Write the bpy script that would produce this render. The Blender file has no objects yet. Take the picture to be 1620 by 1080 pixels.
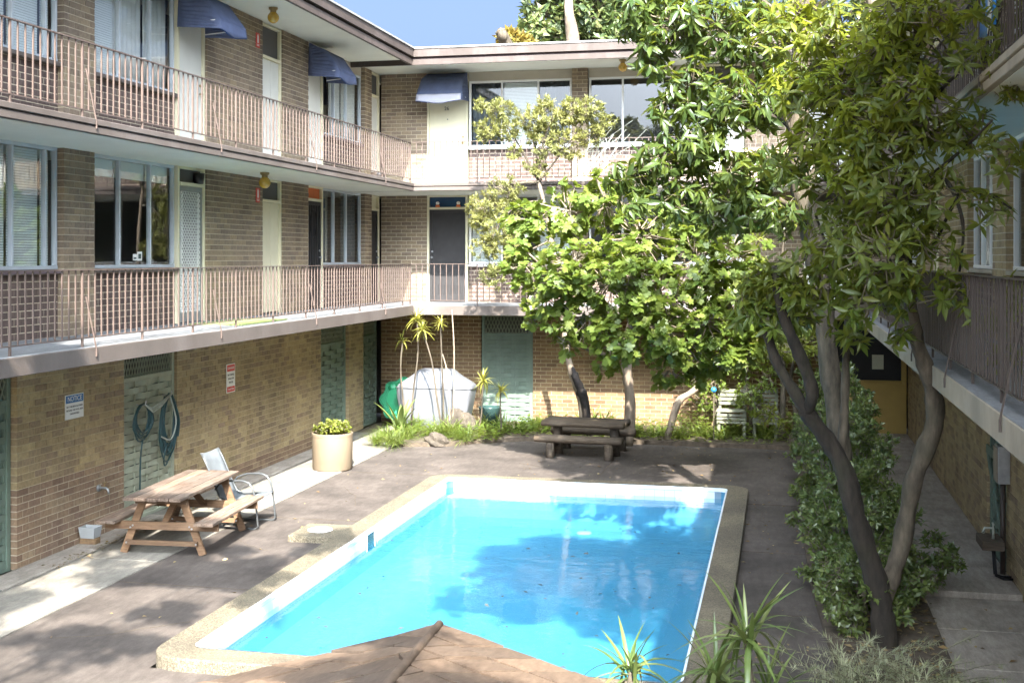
import bpy, bmesh, math, random
import numpy as np
from mathutils import Vector, Matrix, Euler, Quaternion

random.seed(7)
RNG = np.random.default_rng(11)
scene = bpy.context.scene
COL = scene.collection
R = math.radians

# ------------------------------------------------------------------ camera
FPX, CXP, HYP, YAW, CAMH = 1926.0, 810.0, 407.0, 12.472, 3.70
cam = bpy.data.cameras.new('camera')
cam.sensor_fit = 'HORIZONTAL'
cam.sensor_width = 36.0
cam.lens = 36.0 * FPX / 1620.0
cam.shift_x = 0.0
cam.shift_y = -(540.0 - HYP) / 1620.0
cam.clip_start = 0.1
cam.clip_end = 2000.0
camo = bpy.data.objects.new('camera', cam)
COL.objects.link(camo)
camo.location = (0, 0, CAMH)
camo.rotation_euler = (R(90), 0, R(YAW))
scene.camera = camo

# ------------------------------------------------------------------ light
SUN_TO = Vector((0.345, -1.05, 1.0)).normalized()     # direction towards the sun
world = bpy.data.worlds.new('World')
scene.world = world
world.use_nodes = True
wn = world.node_tree
wn.nodes.clear()
sky = wn.nodes.new('ShaderNodeTexSky')
sky.sky_type = 'NISHITA'
sky.sun_disc = False
sky.sun_elevation = math.asin(SUN_TO.z)
sky.sun_rotation = math.atan2(SUN_TO.x, SUN_TO.y)
sky.altitude = 0
sky.air_density = 0.16
sky.dust_density = 9.0
sky.ozone_density = 10.0
bgn = wn.nodes.new('ShaderNodeBackground')
bgn.inputs['Strength'].default_value = 0.13
wo = wn.nodes.new('ShaderNodeOutputWorld')
wb = wn.nodes.new('ShaderNodeMix')       # the camera's daylight white balance
wb.data_type = 'RGBA'
wb.blend_type = 'MULTIPLY'
wb.inputs[0].default_value = 1.0
wb.inputs[7].default_value = (1.01, 1.01, 0.86, 1)
wn.links.new(sky.outputs[0], wb.inputs[6])
wn.links.new(wb.outputs[2], bgn.inputs['Color'])
wn.links.new(bgn.outputs[0], wo.inputs['Surface'])
sl = bpy.data.lights.new('sun', 'SUN')
sl.energy = 2.75
sl.angle = R(0.53)
sl.color = (1.0, 0.955, 0.88)
so = bpy.data.objects.new('sun', sl)
COL.objects.link(so)
so.location = (5, -15, 20)
so.rotation_euler = SUN_TO.to_track_quat('Z', 'Y').to_euler()

scene.view_settings.view_transform = 'Standard'
scene.view_settings.look = 'None'
scene.view_settings.gamma = 1.0
scene.view_settings.use_curve_mapping = False
scene.view_settings.exposure = 3.22
scene.render.engine = 'CYCLES'
scene.cycles.use_denoising = True
scene.cycles.max_bounces = 12
scene.cycles.diffuse_bounces = 8
scene.cycles.glossy_bounces = 3
scene.cycles.transmission_bounces = 4
scene.cycles.transparent_max_bounces = 10
scene.cycles.caustics_reflective = False
scene.cycles.caustics_refractive = False

CA, SA = math.cos(R(YAW)), math.sin(R(YAW))


def px(x, y, z):
    """where a world point falls in the 1620 x 1080 photograph, and pixels per metre there"""
    xc = x * CA + y * SA
    zc = -x * SA + y * CA
    if zc < 0.3:
        return None
    return CXP + FPX * xc / zc, HYP - FPX * (z - CAMH) / zc, FPX / zc


def at(u, v, Y):
    """the point at depth Y of the courtyard seen at photograph position u, v"""
    xc = (u - CXP) / FPX
    h = (HYP - v) / FPX
    rx, ry = xc * CA - SA, xc * SA + CA
    t = Y / ry
    return Vector((rx * t, Y, CAMH + h * t))


# ------------------------------------------------------------------ materials
class NT:
    def __init__(s, m):
        s.t = m.node_tree
        s.n = s.t.nodes
        s.l = s.t.links

    def new(s, typ, **kw):
        nd = s.n.new(typ)
        for k, v in kw.items():
            if k in nd.inputs:
                nd.inputs[k].default_value = v
            else:
                setattr(nd, k, v)
        return nd


def ramp(nt, fac, stops):
    r = nt.new('ShaderNodeValToRGB')
    el = r.color_ramp.elements
    while len(el) > 1:
        el.remove(el[0])
    el[0].position = stops[0][0]
    el[0].color = (*stops[0][1], 1)
    for p, c in stops[1:]:
        e = el.new(p)
        e.color = (*c, 1)
    nt.l.new(fac, r.inputs[0])
    return r.outputs[0]


def scl(c, k):
    return tuple(min(1.0, max(0.0, a * k)) for a in c)


def pos_noise(nt, scale, detail=4, stretch=(1, 1, 1), rough=0.6):
    g = nt.new('ShaderNodeNewGeometry')
    mp = nt.new('ShaderNodeMapping')
    mp.inputs['Scale'].default_value = stretch
    nt.l.new(g.outputs['Position'], mp.inputs[0])
    n = nt.new('ShaderNodeTexNoise')
    n.inputs['Scale'].default_value = scale
    n.inputs['Detail'].default_value = detail
    n.inputs['Roughness'].default_value = rough
    nt.l.new(mp.outputs[0], n.inputs['Vector'])
    return n.outputs['Fac'], n


def island_random(nt):
    g = nt.new('ShaderNodeNewGeometry')
    o = nt.new('ShaderNodeObjectInfo')
    a = nt.new('ShaderNodeMath', operation='ADD')
    nt.l.new(g.outputs['Random Per Island'], a.inputs[0])
    nt.l.new(o.outputs['Random'], a.inputs[1])
    f = nt.new('ShaderNodeMath', operation='FRACT')
    nt.l.new(a.outputs[0], f.inputs[0])
    return f.outputs[0]


def mix(nt, mode, fac, a, b):
    m = nt.new('ShaderNodeMix', data_type='RGBA', blend_type=mode)
    m.clamp_factor = True
    for sock, val in ((m.inputs[0], fac), (m.inputs[6], a), (m.inputs[7], b)):
        if hasattr(val, 'is_linked'):
            nt.l.new(val, sock)
        elif isinstance(val, (int, float)):
            sock.default_value = val
        else:
            sock.default_value = (*val, 1)
    return m.outputs[2]


def base_mat(name):
    m = bpy.data.materials.new(name)
    m.use_nodes = True
    nt = NT(m)
    return m, nt, nt.n['Principled BSDF']


def bump(nt, p, h, strength, dist=0.01):
    b = nt.new('ShaderNodeBump')
    b.inputs['Strength'].default_value = strength
    b.inputs['Distance'].default_value = dist
    nt.l.new(h, b.inputs['Height'])
    nt.l.new(b.outputs[0], p.inputs['Normal'])


def plain(name, col, rough=0.7, var=0.18, scale=3.0, bmp=0.0, bscale=60, metal=0.0, spec=0.4, stretch=(1, 1, 1), dirt=0.0, dirtcol=(0.05, 0.045, 0.04)):
    m, nt, p = base_mat(name)
    f, _ = pos_noise(nt, scale, 5, stretch)
    c = ramp(nt, f, [(0.3, scl(col, 1 - var)), (0.7, scl(col, 1 + var))])
    if dirt:
        f2, _ = pos_noise(nt, scale * 0.45, 6, (1, 1, 0.4), 0.7)
        k = ramp(nt, f2, [(0.5, (0, 0, 0)), (0.72, (dirt, dirt, dirt))])
        c = mix(nt, 'MIX', k, c, dirtcol)
    nt.l.new(c, p.inputs['Base Color'])
    p.inputs['Roughness'].default_value = rough
    p.inputs['Metallic'].default_value = metal
    p.inputs['Specular IOR Level'].default_value = spec
    if bmp:
        f3, _ = pos_noise(nt, bscale, 3, stretch)
        bump(nt, p, f3, bmp)
    return m


def brick_mat(name, cols, mott=0.25):
    m, nt, p = base_mat(name)
    r = island_random(nt)
    c = ramp(nt, r, [(i / (len(cols) - 1), k) for i, k in enumerate(cols)])
    f, _ = pos_noise(nt, 26, 4)
    k = ramp(nt, f, [(0.3, (1 - mott,) * 3), (0.7, (1 + mott * 0.5,) * 3)])
    c = mix(nt, 'MULTIPLY', 1.0, c, k)
    f2, _ = pos_noise(nt, 0.55, 5, (1, 1, 1))
    k2 = ramp(nt, f2, [(0.35, (0.80, 0.80, 0.83)), (0.68, (1.06, 1.04, 1.0))])
    c = mix(nt, 'MULTIPLY', 1.0, c, k2)
    f5, _ = pos_noise(nt, 2.6, 5, (1, 1, 0.12), 0.7)
    k5 = ramp(nt, f5, [(0.34, (0.70, 0.69, 0.70)), (0.52, (1.0, 1.0, 1.0)), (0.72, (1.0, 1.0, 1.0)), (0.80, (1.18, 1.17, 1.14))])
    c = mix(nt, 'MULTIPLY', 0.8, c, k5)
    nt.l.new(c, p.inputs['Base Color'])
    p.inputs['Roughness'].default_value = 0.85
    p.inputs['Specular IOR Level'].default_value = 0.25
    f3, _ = pos_noise(nt, 90, 3)
    bump(nt, p, f3, 0.35, 0.004)
    return m


def leaf_mat(name, cols, rough=0.4, trans=0.45, tcol=(0.24, 0.34, 0.03), spec=0.5):
    m, nt, p = base_mat(name)
    r = island_random(nt)
    c = ramp(nt, r, [(i / (len(cols) - 1), k) for i, k in enumerate(cols)])
    f, _ = pos_noise(nt, 1.1, 2)
    k = ramp(nt, f, [(0.3, (0.82, 0.9, 0.85)), (0.7, (1.18, 1.12, 0.95))])
    c = mix(nt, 'MULTIPLY', 1.0, c, k)
    nt.l.new(c, p.inputs['Base Color'])
    p.inputs['Roughness'].default_value = rough
    p.inputs['Specular IOR Level'].default_value = spec
    t = nt.new('ShaderNodeBsdfTranslucent')
    tc = mix(nt, 'MIX', 0.6, c, tcol)
    nt.l.new(tc, t.inputs['Color'])
    ms = nt.new('ShaderNodeMixShader')
    ms.inputs[0].default_value = trans
    nt.l.new(p.outputs[0], ms.inputs[1])
    nt.l.new(t.outputs[0], ms.inputs[2])
    nt.l.new(ms.outputs[0], nt.n['Material Output'].inputs['Surface'])
    return m


def glass_mat(name, tint=(0.85, 0.9, 0.9), ior=1.6, rough=0.0, min_refl=0.0):
    m, nt, p = base_mat(name)
    nt.n.remove(p)
    fr = nt.new('ShaderNodeFresnel')
    fr.inputs['IOR'].default_value = ior
    fac = fr.outputs[0]
    if min_refl:
        mx = nt.new('ShaderNodeMath', operation='MAXIMUM')
        nt.l.new(fac, mx.inputs[0])
        mx.inputs[1].default_value = min_refl
        fac = mx.outputs[0]
    gm = nt.new('ShaderNodeNewGeometry')
    inv = nt.new('ShaderNodeMath', operation='SUBTRACT')
    inv.inputs[0].default_value = 1.0
    nt.l.new(gm.outputs['Backfacing'], inv.inputs[1])
    mu = nt.new('ShaderNodeMath', operation='MULTIPLY')
    nt.l.new(fac, mu.inputs[0])
    nt.l.new(inv.outputs[0], mu.inputs[1])
    fac = mu.outputs[0]
    tr = nt.new('ShaderNodeBsdfTransparent')
    tr.inputs['Color'].default_value = (*tint, 1)
    gl = nt.new('ShaderNodeBsdfGlossy')
    gl.inputs['Roughness'].default_value = rough
    gl.inputs['Color'].default_value = (1, 1, 1, 1)
    f, _ = pos_noise(nt, 0.9, 2)
    b = nt.new('ShaderNodeBump')
    b.inputs['Strength'].default_value = 0.05
    b.inputs['Distance'].default_value = 0.02
    nt.l.new(f, b.inputs['Height'])
    nt.l.new(b.outputs[0], gl.inputs['Normal'])
    ms = nt.new('ShaderNodeMixShader')
    nt.l.new(fac, ms.inputs[0])
    nt.l.new(tr.outputs[0], ms.inputs[1])
    nt.l.new(gl.outputs[0], ms.inputs[2])
    nt.l.new(ms.outputs[0], nt.n['Material Output'].inputs['Surface'])
    return m


def wood_mat(name, cols, stretch, grey=0.0):
    m, nt, p = base_mat(name)
    r = island_random(nt)
    f, _ = pos_noise(nt, 9, 7, stretch, 0.7)
    c = ramp(nt, f, [(0.3 + 0.4 * i / (len(cols) - 1), k) for i, k in enumerate(cols)])
    k = ramp(nt, r, [(0, (0.62, 0.62, 0.63)), (1, (1.25, 1.2, 1.14))])
    c = mix(nt, 'MULTIPLY', 1.0, c, k)
    if grey:
        f2, _ = pos_noise(nt, 2.2, 5)
        kk = ramp(nt, f2, [(0.4, (0, 0, 0)), (0.65, (grey,) * 3)])
        c = mix(nt, 'MIX', kk, c, (0.15, 0.132, 0.112))
    nt.l.new(c, p.inputs['Base Color'])
    p.inputs['Roughness'].default_value = 0.75
    p.inputs['Specular IOR Level'].default_value = 0.3
    bump(nt, p, f, 0.4, 0.006)
    return m


def concrete_mat(name, col, warm, blot=0.3, scale=1.0):
    m, nt, p = base_mat(name)
    f, _ = pos_noise(nt, 1.3 * scale, 8, (1, 1, 1), 0.65)
    c = ramp(nt, f, [(0.28, scl(col, 1 - blot)), (0.5, col), (0.72, warm)])
    f2, _ = pos_noise(nt, 5.0 * scale, 6, (2.5, 0.7, 1), 0.75)
    k = ramp(nt, f2, [(0.42, (0.72, 0.7, 0.7)), (0.6, (1.06, 1.06, 1.05))])
    c = mix(nt, 'MULTIPLY', 0.75, c, k)
    f4, _ = pos_noise(nt, 70, 3)
    k = ramp(nt, f4, [(0.3, (0.82,) * 3), (0.7, (1.12,) * 3)])
    c = mix(nt, 'MULTIPLY', 1.0, c, k)
    nt.l.new(c, p.inputs['Base Color'])
    p.inputs['Roughness'].default_value = 0.8
    p.inputs['Specular IOR Level'].default_value = 0.35
    bump(nt, p, f4, 0.3, 0.004)
    return m


def aggregate_mat(name):
    m, nt, p = base_mat(name)
    g = nt.new('ShaderNodeNewGeometry')
    v = nt.new('ShaderNodeTexVoronoi')
    v.inputs['Scale'].default_value = 95
    nt.l.new(g.outputs['Position'], v.inputs['Vector'])
    sp = nt.new('ShaderNodeSeparateColor')
    nt.l.new(v.outputs['Color'], sp.inputs[0])
    c = ramp(nt, sp.outputs[0], [(0.0, (0.075, 0.062, 0.042)), (0.35, (0.125, 0.104, 0.07)), (0.7, (0.16, 0.134, 0.092)), (1.0, (0.22, 0.188, 0.135))])
    f, _ = pos_noise(nt, 1.1, 6)
    k = ramp(nt, f, [(0.35, (0.66, 0.65, 0.64)), (0.65, (1.08, 1.06, 1.0))])
    c = mix(nt, 'MULTIPLY', 1.0, c, k)
    nt.l.new(c, p.inputs['Base Color'])
    p.inputs['Roughness'].default_value = 0.85
    bump(nt, p, v.outputs['Distance'], 0.6, 0.006)
    return m


def water_mat():
    m, nt, p = base_mat('pool_water')
    nt.n.remove(p)
    f, n1 = pos_noise(nt, 2.2, 3, (1, 1.6, 1))
    f2, n2 = pos_noise(nt, 9.0, 2, (1, 1.4, 1))
    ad = nt.new('ShaderNodeMath', operation='MULTIPLY_ADD')
    nt.l.new(f2, ad.inputs[0])
    ad.inputs[1].default_value = 0.25
    nt.l.new(f, ad.inputs[2])
    b = nt.new('ShaderNodeBump')
    b.inputs['Strength'].default_value = 0.11
    b.inputs['Distance'].default_value = 0.04
    nt.l.new(ad.outputs[0], b.inputs['Height'])
    fr = nt.new('ShaderNodeFresnel')
    fr.inputs['IOR'].default_value = 1.33
    nt.l.new(b.outputs[0], fr.inputs['Normal'])
    gm = nt.new('ShaderNodeNewGeometry')
    inv = nt.new('ShaderNodeMath', operation='SUBTRACT')
    inv.inputs[0].default_value = 1.0
    nt.l.new(gm.outputs['Backfacing'], inv.inputs[1])
    mu = nt.new('ShaderNodeMath', operation='MULTIPLY')
    nt.l.new(fr.outputs[0], mu.inputs[0])
    nt.l.new(inv.outputs[0], mu.inputs[1])
    gl = nt.new('ShaderNodeBsdfGlossy')
    gl.inputs['Roughness'].default_value = 0.02
    nt.l.new(b.outputs[0], gl.inputs['Normal'])
    tr = nt.new('ShaderNodeBsdfTransparent')
    tr.inputs['Color'].default_value = (0.78, 0.95, 1.0, 1)
    df = nt.new('ShaderNodeBsdfDiffuse')
    df.inputs['Color'].default_value = (0.03, 0.26, 0.42, 1)
    m1 = nt.new('ShaderNodeMixShader')
    m1.inputs[0].default_value = 0.10
    nt.l.new(tr.outputs[0], m1.inputs[1])
    nt.l.new(df.outputs[0], m1.inputs[2])
    m2 = nt.new('ShaderNodeMixShader')
    nt.l.new(mu.outputs[0], m2.inputs[0])
    nt.l.new(m1.outputs[0], m2.inputs[1])
    nt.l.new(gl.outputs[0], m2.inputs[2])
    nt.l.new(m2.outputs[0], nt.n['Material Output'].inputs['Surface'])
    return m


M = {}
M['brick_brown'] = brick_mat('brick_brown', [(0.20, 0.15, 0.105), (0.265, 0.205, 0.145), (0.30, 0.235, 0.16), (0.34, 0.265, 0.17), (0.27, 0.205, 0.15), (0.225, 0.175, 0.13)])
M['brick_tan'] = brick_mat('brick_tan', [(0.27, 0.20, 0.125), (0.37, 0.285, 0.155), (0.43, 0.33, 0.18), (0.40, 0.31, 0.18), (0.47, 0.37, 0.20), (0.34, 0.26, 0.155), (0.29, 0.21, 0.14)])
M['brick_umber'] = brick_mat('brick_umber', [(0.215, 0.14, 0.095), (0.27, 0.185, 0.12), (0.31, 0.215, 0.135), (0.25, 0.165, 0.115), (0.35, 0.26, 0.165)])
M['brick_red'] = brick_mat('brick_red', [(0.16, 0.10, 0.055), (0.215, 0.135, 0.075), (0.25, 0.16, 0.085), (0.29, 0.19, 0.10), (0.20, 0.12, 0.07)])
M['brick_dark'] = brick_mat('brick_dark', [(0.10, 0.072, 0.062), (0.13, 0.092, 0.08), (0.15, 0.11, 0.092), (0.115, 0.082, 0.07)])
M['mortar_pale'] = plain('mortar_pale', (0.50, 0.43, 0.32), 0.9, 0.15, 8, 0.3)
M['mortar_tan'] = plain('mortar_tan', (0.42, 0.34, 0.21), 0.9, 0.2, 8, 0.3)
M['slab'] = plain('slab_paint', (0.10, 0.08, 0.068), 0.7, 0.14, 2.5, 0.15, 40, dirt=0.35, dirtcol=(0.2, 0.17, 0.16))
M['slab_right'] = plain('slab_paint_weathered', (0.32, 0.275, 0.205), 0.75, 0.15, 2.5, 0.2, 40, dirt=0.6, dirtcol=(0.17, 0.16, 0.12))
M['slab_floor'] = concrete_mat('balcony_floor', (0.20, 0.205, 0.21), (0.25, 0.25, 0.24), 0.25)
M['soffit'] = plain('soffit_paint', (0.66, 0.66, 0.57), 0.75, 0.05, 1.5, dirt=0.1, dirtcol=(0.3, 0.3, 0.25))
M['fascia'] = plain('fascia_paint', (0.062, 0.046, 0.038), 0.65, 0.1, 2.5, dirt=0.25, dirtcol=(0.24, 0.19, 0.18))
M['fascia_dark'] = plain('fascia_groove_paint', (0.13, 0.095, 0.10), 0.7, 0.1, 4)
M['roofing'] = plain('roof_sheet', (0.25, 0.24, 0.23), 0.8, 0.2, 2)
M['alu'] = plain('window_aluminium', (0.50, 0.54, 0.57), 0.45, 0.08, 4, spec=0.5)
M['cream'] = plain('cream_paint', (0.70, 0.65, 0.46), 0.55, 0.05, 3, dirt=0.12, dirtcol=(0.4, 0.36, 0.25))
M['cream_pale'] = plain('pale_door_paint', (0.66, 0.65, 0.58), 0.55, 0.05, 3)
M['panel_beige'] = plain('beige_panel_paint', (0.42, 0.38, 0.31), 0.7, 0.08, 3)
M['green_paint'] = plain('green_screen_paint', (0.135, 0.18, 0.14), 0.6, 0.15, 4, dirt=0.25, dirtcol=(0.08, 0.1, 0.09))
M['green_pale'] = plain('pale_green_screen_paint', (0.33, 0.345, 0.255), 0.6, 0.12, 4, dirt=0.3, dirtcol=(0.15, 0.15, 0.12))
M['green_lattice'] = plain('lattice_paint', (0.21, 0.23, 0.17), 0.6, 0.12, 5)
M['rail'] = plain('railing_paint', (0.105, 0.074, 0.060), 0.5, 0.15, 6, spec=0.5)
M['rail_dark'] = plain('dark_railing_paint', (0.050, 0.036, 0.028), 0.5, 0.15, 6, spec=0.5)
M['glass'] = glass_mat('window_glass', (0.93, 0.95, 0.95), 1.62, 0.0, 0.11)
M['blind'] = plain('venetian_blind', (0.80, 0.82, 0.80), 0.6, 0.04, 3)
M['curtain'] = plain('curtain_cloth', (0.74, 0.73, 0.70), 0.9, 0.08, 6)
M['curtain_dark'] = plain('dark_curtain_cloth', (0.10, 0.12, 0.14), 0.9, 0.1, 6)
M['interior'] = plain('interior_shade', (0.10, 0.095, 0.09), 0.9, 0.1, 1)  # darkness of the rooms is put into this wall colour
M['black'] = plain('black_paint', (0.012, 0.012, 0.014), 0.5, 0.2, 5)
M['dark_screen'] = plain('dark_flyscreen', (0.03, 0.028, 0.028), 0.6, 0.2, 5)
M['door_grey'] = plain('grey_door_paint', (0.22, 0.23, 0.22), 0.5, 0.08, 4)
M['screen_mesh'] = plain('grey_flyscreen', (0.07, 0.073, 0.07), 0.6, 0.1, 5)
M['white'] = plain('white_paint', (0.78, 0.78, 0.76), 0.5, 0.04, 4)
M['orange'] = plain('orange_cloth', (0.6, 0.16, 0.05), 0.8, 0.1, 5)
M['blue_glass'] = plain('blue_film', (0.01, 0.05, 0.12), 0.12, 0.2, 2, spec=0.6)
M['awning'] = plain('awning_canvas', (0.105, 0.13, 0.225), 0.85, 0.15, 5, 0.2, 25, dirt=0.25, dirtcol=(0.2, 0.21, 0.29))
M['awning_in'] = plain('awning_lining', (0.02, 0.07, 0.24), 0.8, 0.1, 5)
M['awning_edge'] = plain('awning_valance', (0.50, 0.50, 0.58), 0.8, 0.06, 5)
M['amber'] = plain('amber_glass', (0.50, 0.30, 0.035), 0.15, 0.2, 12, spec=0.7)
M['brass'] = plain('tarnished_brass', (0.28, 0.20, 0.09), 0.45, 0.2, 12, metal=0.6)
M['steel'] = plain('dull_steel', (0.38, 0.39, 0.40), 0.4, 0.15, 12, metal=0.7)
M['red_sign'] = plain('red_sign_paint', (0.62, 0.045, 0.03), 0.45, 0.06, 8)
M['blue_sign'] = plain('blue_sign_paint', (0.01, 0.12, 0.34), 0.45, 0.05, 8)
M['ink'] = plain('sign_ink', (0.02, 0.02, 0.02), 0.5, 0.1, 8)
M['hose'] = plain('hose_rubber', (0.012, 0.05, 0.055), 0.35, 0.25, 8, spec=0.5)
M['hose_pale'] = plain('pale_hose_rubber', (0.42, 0.44, 0.38), 0.4, 0.15, 8)
M['deck'] = concrete_mat('deck_concrete', (0.080, 0.066, 0.056), (0.122, 0.101, 0.086), 0.45)
M['path'] = concrete_mat('path_concrete', (0.21, 0.192, 0.16), (0.27, 0.25, 0.21), 0.3)
M['path_dark'] = concrete_mat('old_path_concrete', (0.36, 0.315, 0.265), (0.43, 0.38, 0.32), 0.3)
M['coping'] = aggregate_mat('coping_aggregate')
M['basin'] = plain('basin_paint', (0.065, 0.225, 0.345), 0.6, 0.05, 1.2)
M['tile'] = plain('waterline_tile', (0.68, 0.76, 0.80), 0.25, 0.05, 7, spec=0.5)
M['grout'] = plain('tile_grout', (0.20, 0.28, 0.34), 0.8, 0.1, 7)
M['water'] = water_mat()
M['soil'] = plain('garden_soil', (0.085, 0.065, 0.045), 0.95, 0.4, 9, 0.8, 30)
M['ground'] = plain('bare_earth', (0.18, 0.16, 0.13), 0.95, 0.25, 1)
M['wood_y'] = wood_mat('weathered_pine_lengthwise', [(0.06, 0.036, 0.023), (0.125, 0.082, 0.056), (0.19, 0.135, 0.10), (0.27, 0.21, 0.165)], (5, 0.35, 5), 0.45)
M['wood_x'] = wood_mat('treated_pine_crosswise', [(0.10, 0.055, 0.028), (0.17, 0.10, 0.055), (0.24, 0.15, 0.085)], (0.5, 5, 5), 0.1)
M['wood_grey'] = wood_mat('old_grey_timber', [(0.045, 0.034, 0.024), (0.095, 0.073, 0.052), (0.16, 0.125, 0.09)], (0.4, 5, 5), 0.3)
M['shingle'] = wood_mat('roof_shingle_timber', [(0.082, 0.056, 0.038), (0.11, 0.075, 0.051), (0.133, 0.092, 0.063), (0.165, 0.118, 0.082)], (4.5, 1.0, 4.5), 0.12)
M['sling'] = plain('chair_mesh_fabric', (0.11, 0.12, 0.125), 0.7, 0.15, 8, 0.3, 90)
M['tube_grey'] = plain('chair_tube', (0.10, 0.105, 0.105), 0.4, 0.15, 8, metal=0.5)
M['pot'] = plain('cream_pot_glaze', (0.18, 0.138, 0.09), 0.6, 0.06, 2.5, dirt=0.12, dirtcol=(0.4, 0.3, 0.2))
M['clear_plastic'] = plain('cloudy_plastic', (0.34, 0.35, 0.345), 0.35, 0.05, 8)
M['toy_green'] = plain('green_plastic', (0.02, 0.27, 0.12), 0.35, 0.06, 4, spec=0.5)
M['toy_green_pale'] = plain('inner_green_plastic', (0.04, 0.34, 0.16), 0.35, 0.06, 4, spec=0.5)
M['cover'] = plain('silver_cover_cloth', (0.15, 0.153, 0.163), 0.5, 0.10, 5, 0.6, 9, metal=0.15)
M['rock'] = plain('garden_rock', (0.065, 0.052, 0.038), 0.9, 0.4, 7, 0.9, 16)
M['bin_green'] = plain('dark_green_plastic', (0.03, 0.06, 0.055), 0.25, 0.2, 5)
M['ball'] = plain('blue_ball_rubber', (0.03, 0.22, 0.62), 0.4, 0.05, 5)
M['ochre'] = plain('ochre_paint', (0.46, 0.32, 0.10), 0.65, 0.08, 3)
M['paper'] = plain('paper', (0.66, 0.66, 0.55), 0.7, 0.04, 8)
M['slat_green'] = plain('pale_slat_paint', (0.17, 0.175, 0.125), 0.7, 0.15, 6)
M['bark_dark'] = plain('dark_bark', (0.026, 0.020, 0.014), 0.9, 0.6, 12, 1.0, 30, stretch=(1, 1, 0.3), dirt=0.6, dirtcol=(0.035, 0.036, 0.016))
M['bark_pale'] = plain('pale_bark', (0.21, 0.165, 0.12), 0.9, 0.35, 8, 0.8, 22, stretch=(1, 1, 0.35))
M['bark_mid'] = plain('grey_brown_bark', (0.085, 0.068, 0.047), 0.9, 0.6, 11, 1.0, 30, stretch=(1, 1, 0.3), dirt=0.6, dirtcol=(0.05, 0.05, 0.03))
M['char_and_shade'] = plain('charred_wood_and_shade', (0.016, 0.013, 0.012), 0.8, 0.6, 12, 1.0, 18, dirt=0.7, dirtcol=(0.07, 0.05, 0.035))
M['twig'] = plain('twig_bark', (0.12, 0.10, 0.065), 0.9, 0.3, 9)
M['leaf_main'] = leaf_mat('glossy_leaf', [(0.075, 0.105, 0.026), (0.11, 0.14, 0.028), (0.145, 0.17, 0.032), (0.09, 0.13, 0.034), (0.20, 0.205, 0.034)], 0.34, 0.45, (0.45, 0.47, 0.04))
M['leaf_lime'] = leaf_mat('sunlit_leaf', [(0.15, 0.19, 0.022), (0.20, 0.235, 0.03), (0.27, 0.285, 0.045), (0.12, 0.155, 0.022)], 0.38, 0.48, (0.46, 0.50, 0.04))  # brighter lime copy of the glossy leaf, sunlight put into its colour
M['leaf_dark'] = leaf_mat('dark_leaf', [(0.035, 0.062, 0.020), (0.055, 0.085, 0.022), (0.090, 0.118, 0.024), (0.045, 0.075, 0.026)], 0.36, 0.38, (0.34, 0.38, 0.03))
M['leaf_fig'] = leaf_mat('lobed_leaf', [(0.085, 0.13, 0.026), (0.118, 0.165, 0.031), (0.155, 0.20, 0.040), (0.10, 0.148, 0.031), (0.185, 0.215, 0.05)], 0.45, 0.48, (0.38, 0.44, 0.05))
M['leaf_yellow'] = leaf_mat('young_leaf', [(0.12, 0.15, 0.025), (0.17, 0.20, 0.035), (0.22, 0.23, 0.05), (0.14, 0.18, 0.03)], 0.5, 0.45, (0.38, 0.42, 0.04))
M['leaf_brush'] = leaf_mat('needle_leaf', [(0.13, 0.14, 0.045), (0.19, 0.19, 0.065), (0.26, 0.25, 0.09), (0.155, 0.165, 0.05)], 0.55, 0.35, (0.34, 0.35, 0.08))
M['leaf_hedge'] = leaf_mat('hedge_leaf', [(0.075, 0.11, 0.045), (0.105, 0.145, 0.048), (0.15, 0.19, 0.055), (0.12, 0.155, 0.08), (0.18, 0.21, 0.065)], 0.26, 0.30, (0.24, 0.32, 0.04), 0.6)
M['leaf_strap'] = leaf_mat('strap_leaf', [(0.06, 0.10, 0.022), (0.10, 0.155, 0.03), (0.16, 0.20, 0.045), (0.20, 0.22, 0.08)], 0.42, 0.35, (0.30, 0.36, 0.04))
M['leaf_cane'] = leaf_mat('variegated_leaf', [(0.20, 0.20, 0.03), (0.28, 0.26, 0.05), (0.36, 0.33, 0.10), (0.16, 0.18, 0.03)], 0.45, 0.35, (0.48, 0.45, 0.06))
M['leaf_spike'] = leaf_mat('sword_leaf', [(0.075, 0.115, 0.035), (0.10, 0.145, 0.045), (0.14, 0.175, 0.055), (0.17, 0.19, 0.08)], 0.35, 0.25, (0.25, 0.30, 0.05), 0.55)
M['leaf_silver'] = leaf_mat('silvery_leaf', [(0.22, 0.23, 0.15), (0.30, 0.31, 0.21), (0.36, 0.36, 0.25), (0.24, 0.26, 0.13)], 0.6, 0.25, (0.26, 0.29, 0.12))
M['leaf_far'] = leaf_mat('far_leaf', [(0.03, 0.052, 0.024), (0.055, 0.085, 0.03), (0.095, 0.125, 0.042), (0.16, 0.17, 0.07)], 0.5, 0.3, (0.22, 0.26, 0.05))
M['leaf_rust'] = leaf_mat('rusty_leaf', [(0.14, 0.12, 0.03), (0.20, 0.15, 0.03), (0.24, 0.16, 0.04), (0.11, 0.12, 0.03)], 0.5, 0.3, (0.35, 0.25, 0.04))
M['leaf_dead'] = leaf_mat('fallen_leaf', [(0.10, 0.06, 0.03), (0.20, 0.12, 0.05), (0.33, 0.25, 0.12), (0.07, 0.045, 0.03)], 0.8, 0.1, (0.3, 0.2, 0.05))
M['turf_mat'] = plain('artificial_turf', (0.20, 0.25, 0.085), 0.9, 0.15, 30, 0.5, 80)
M['wet_leaf'] = plain('wet_leaf', (0.05, 0.05, 0.045), 0.5, 0.4, 9)


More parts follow.
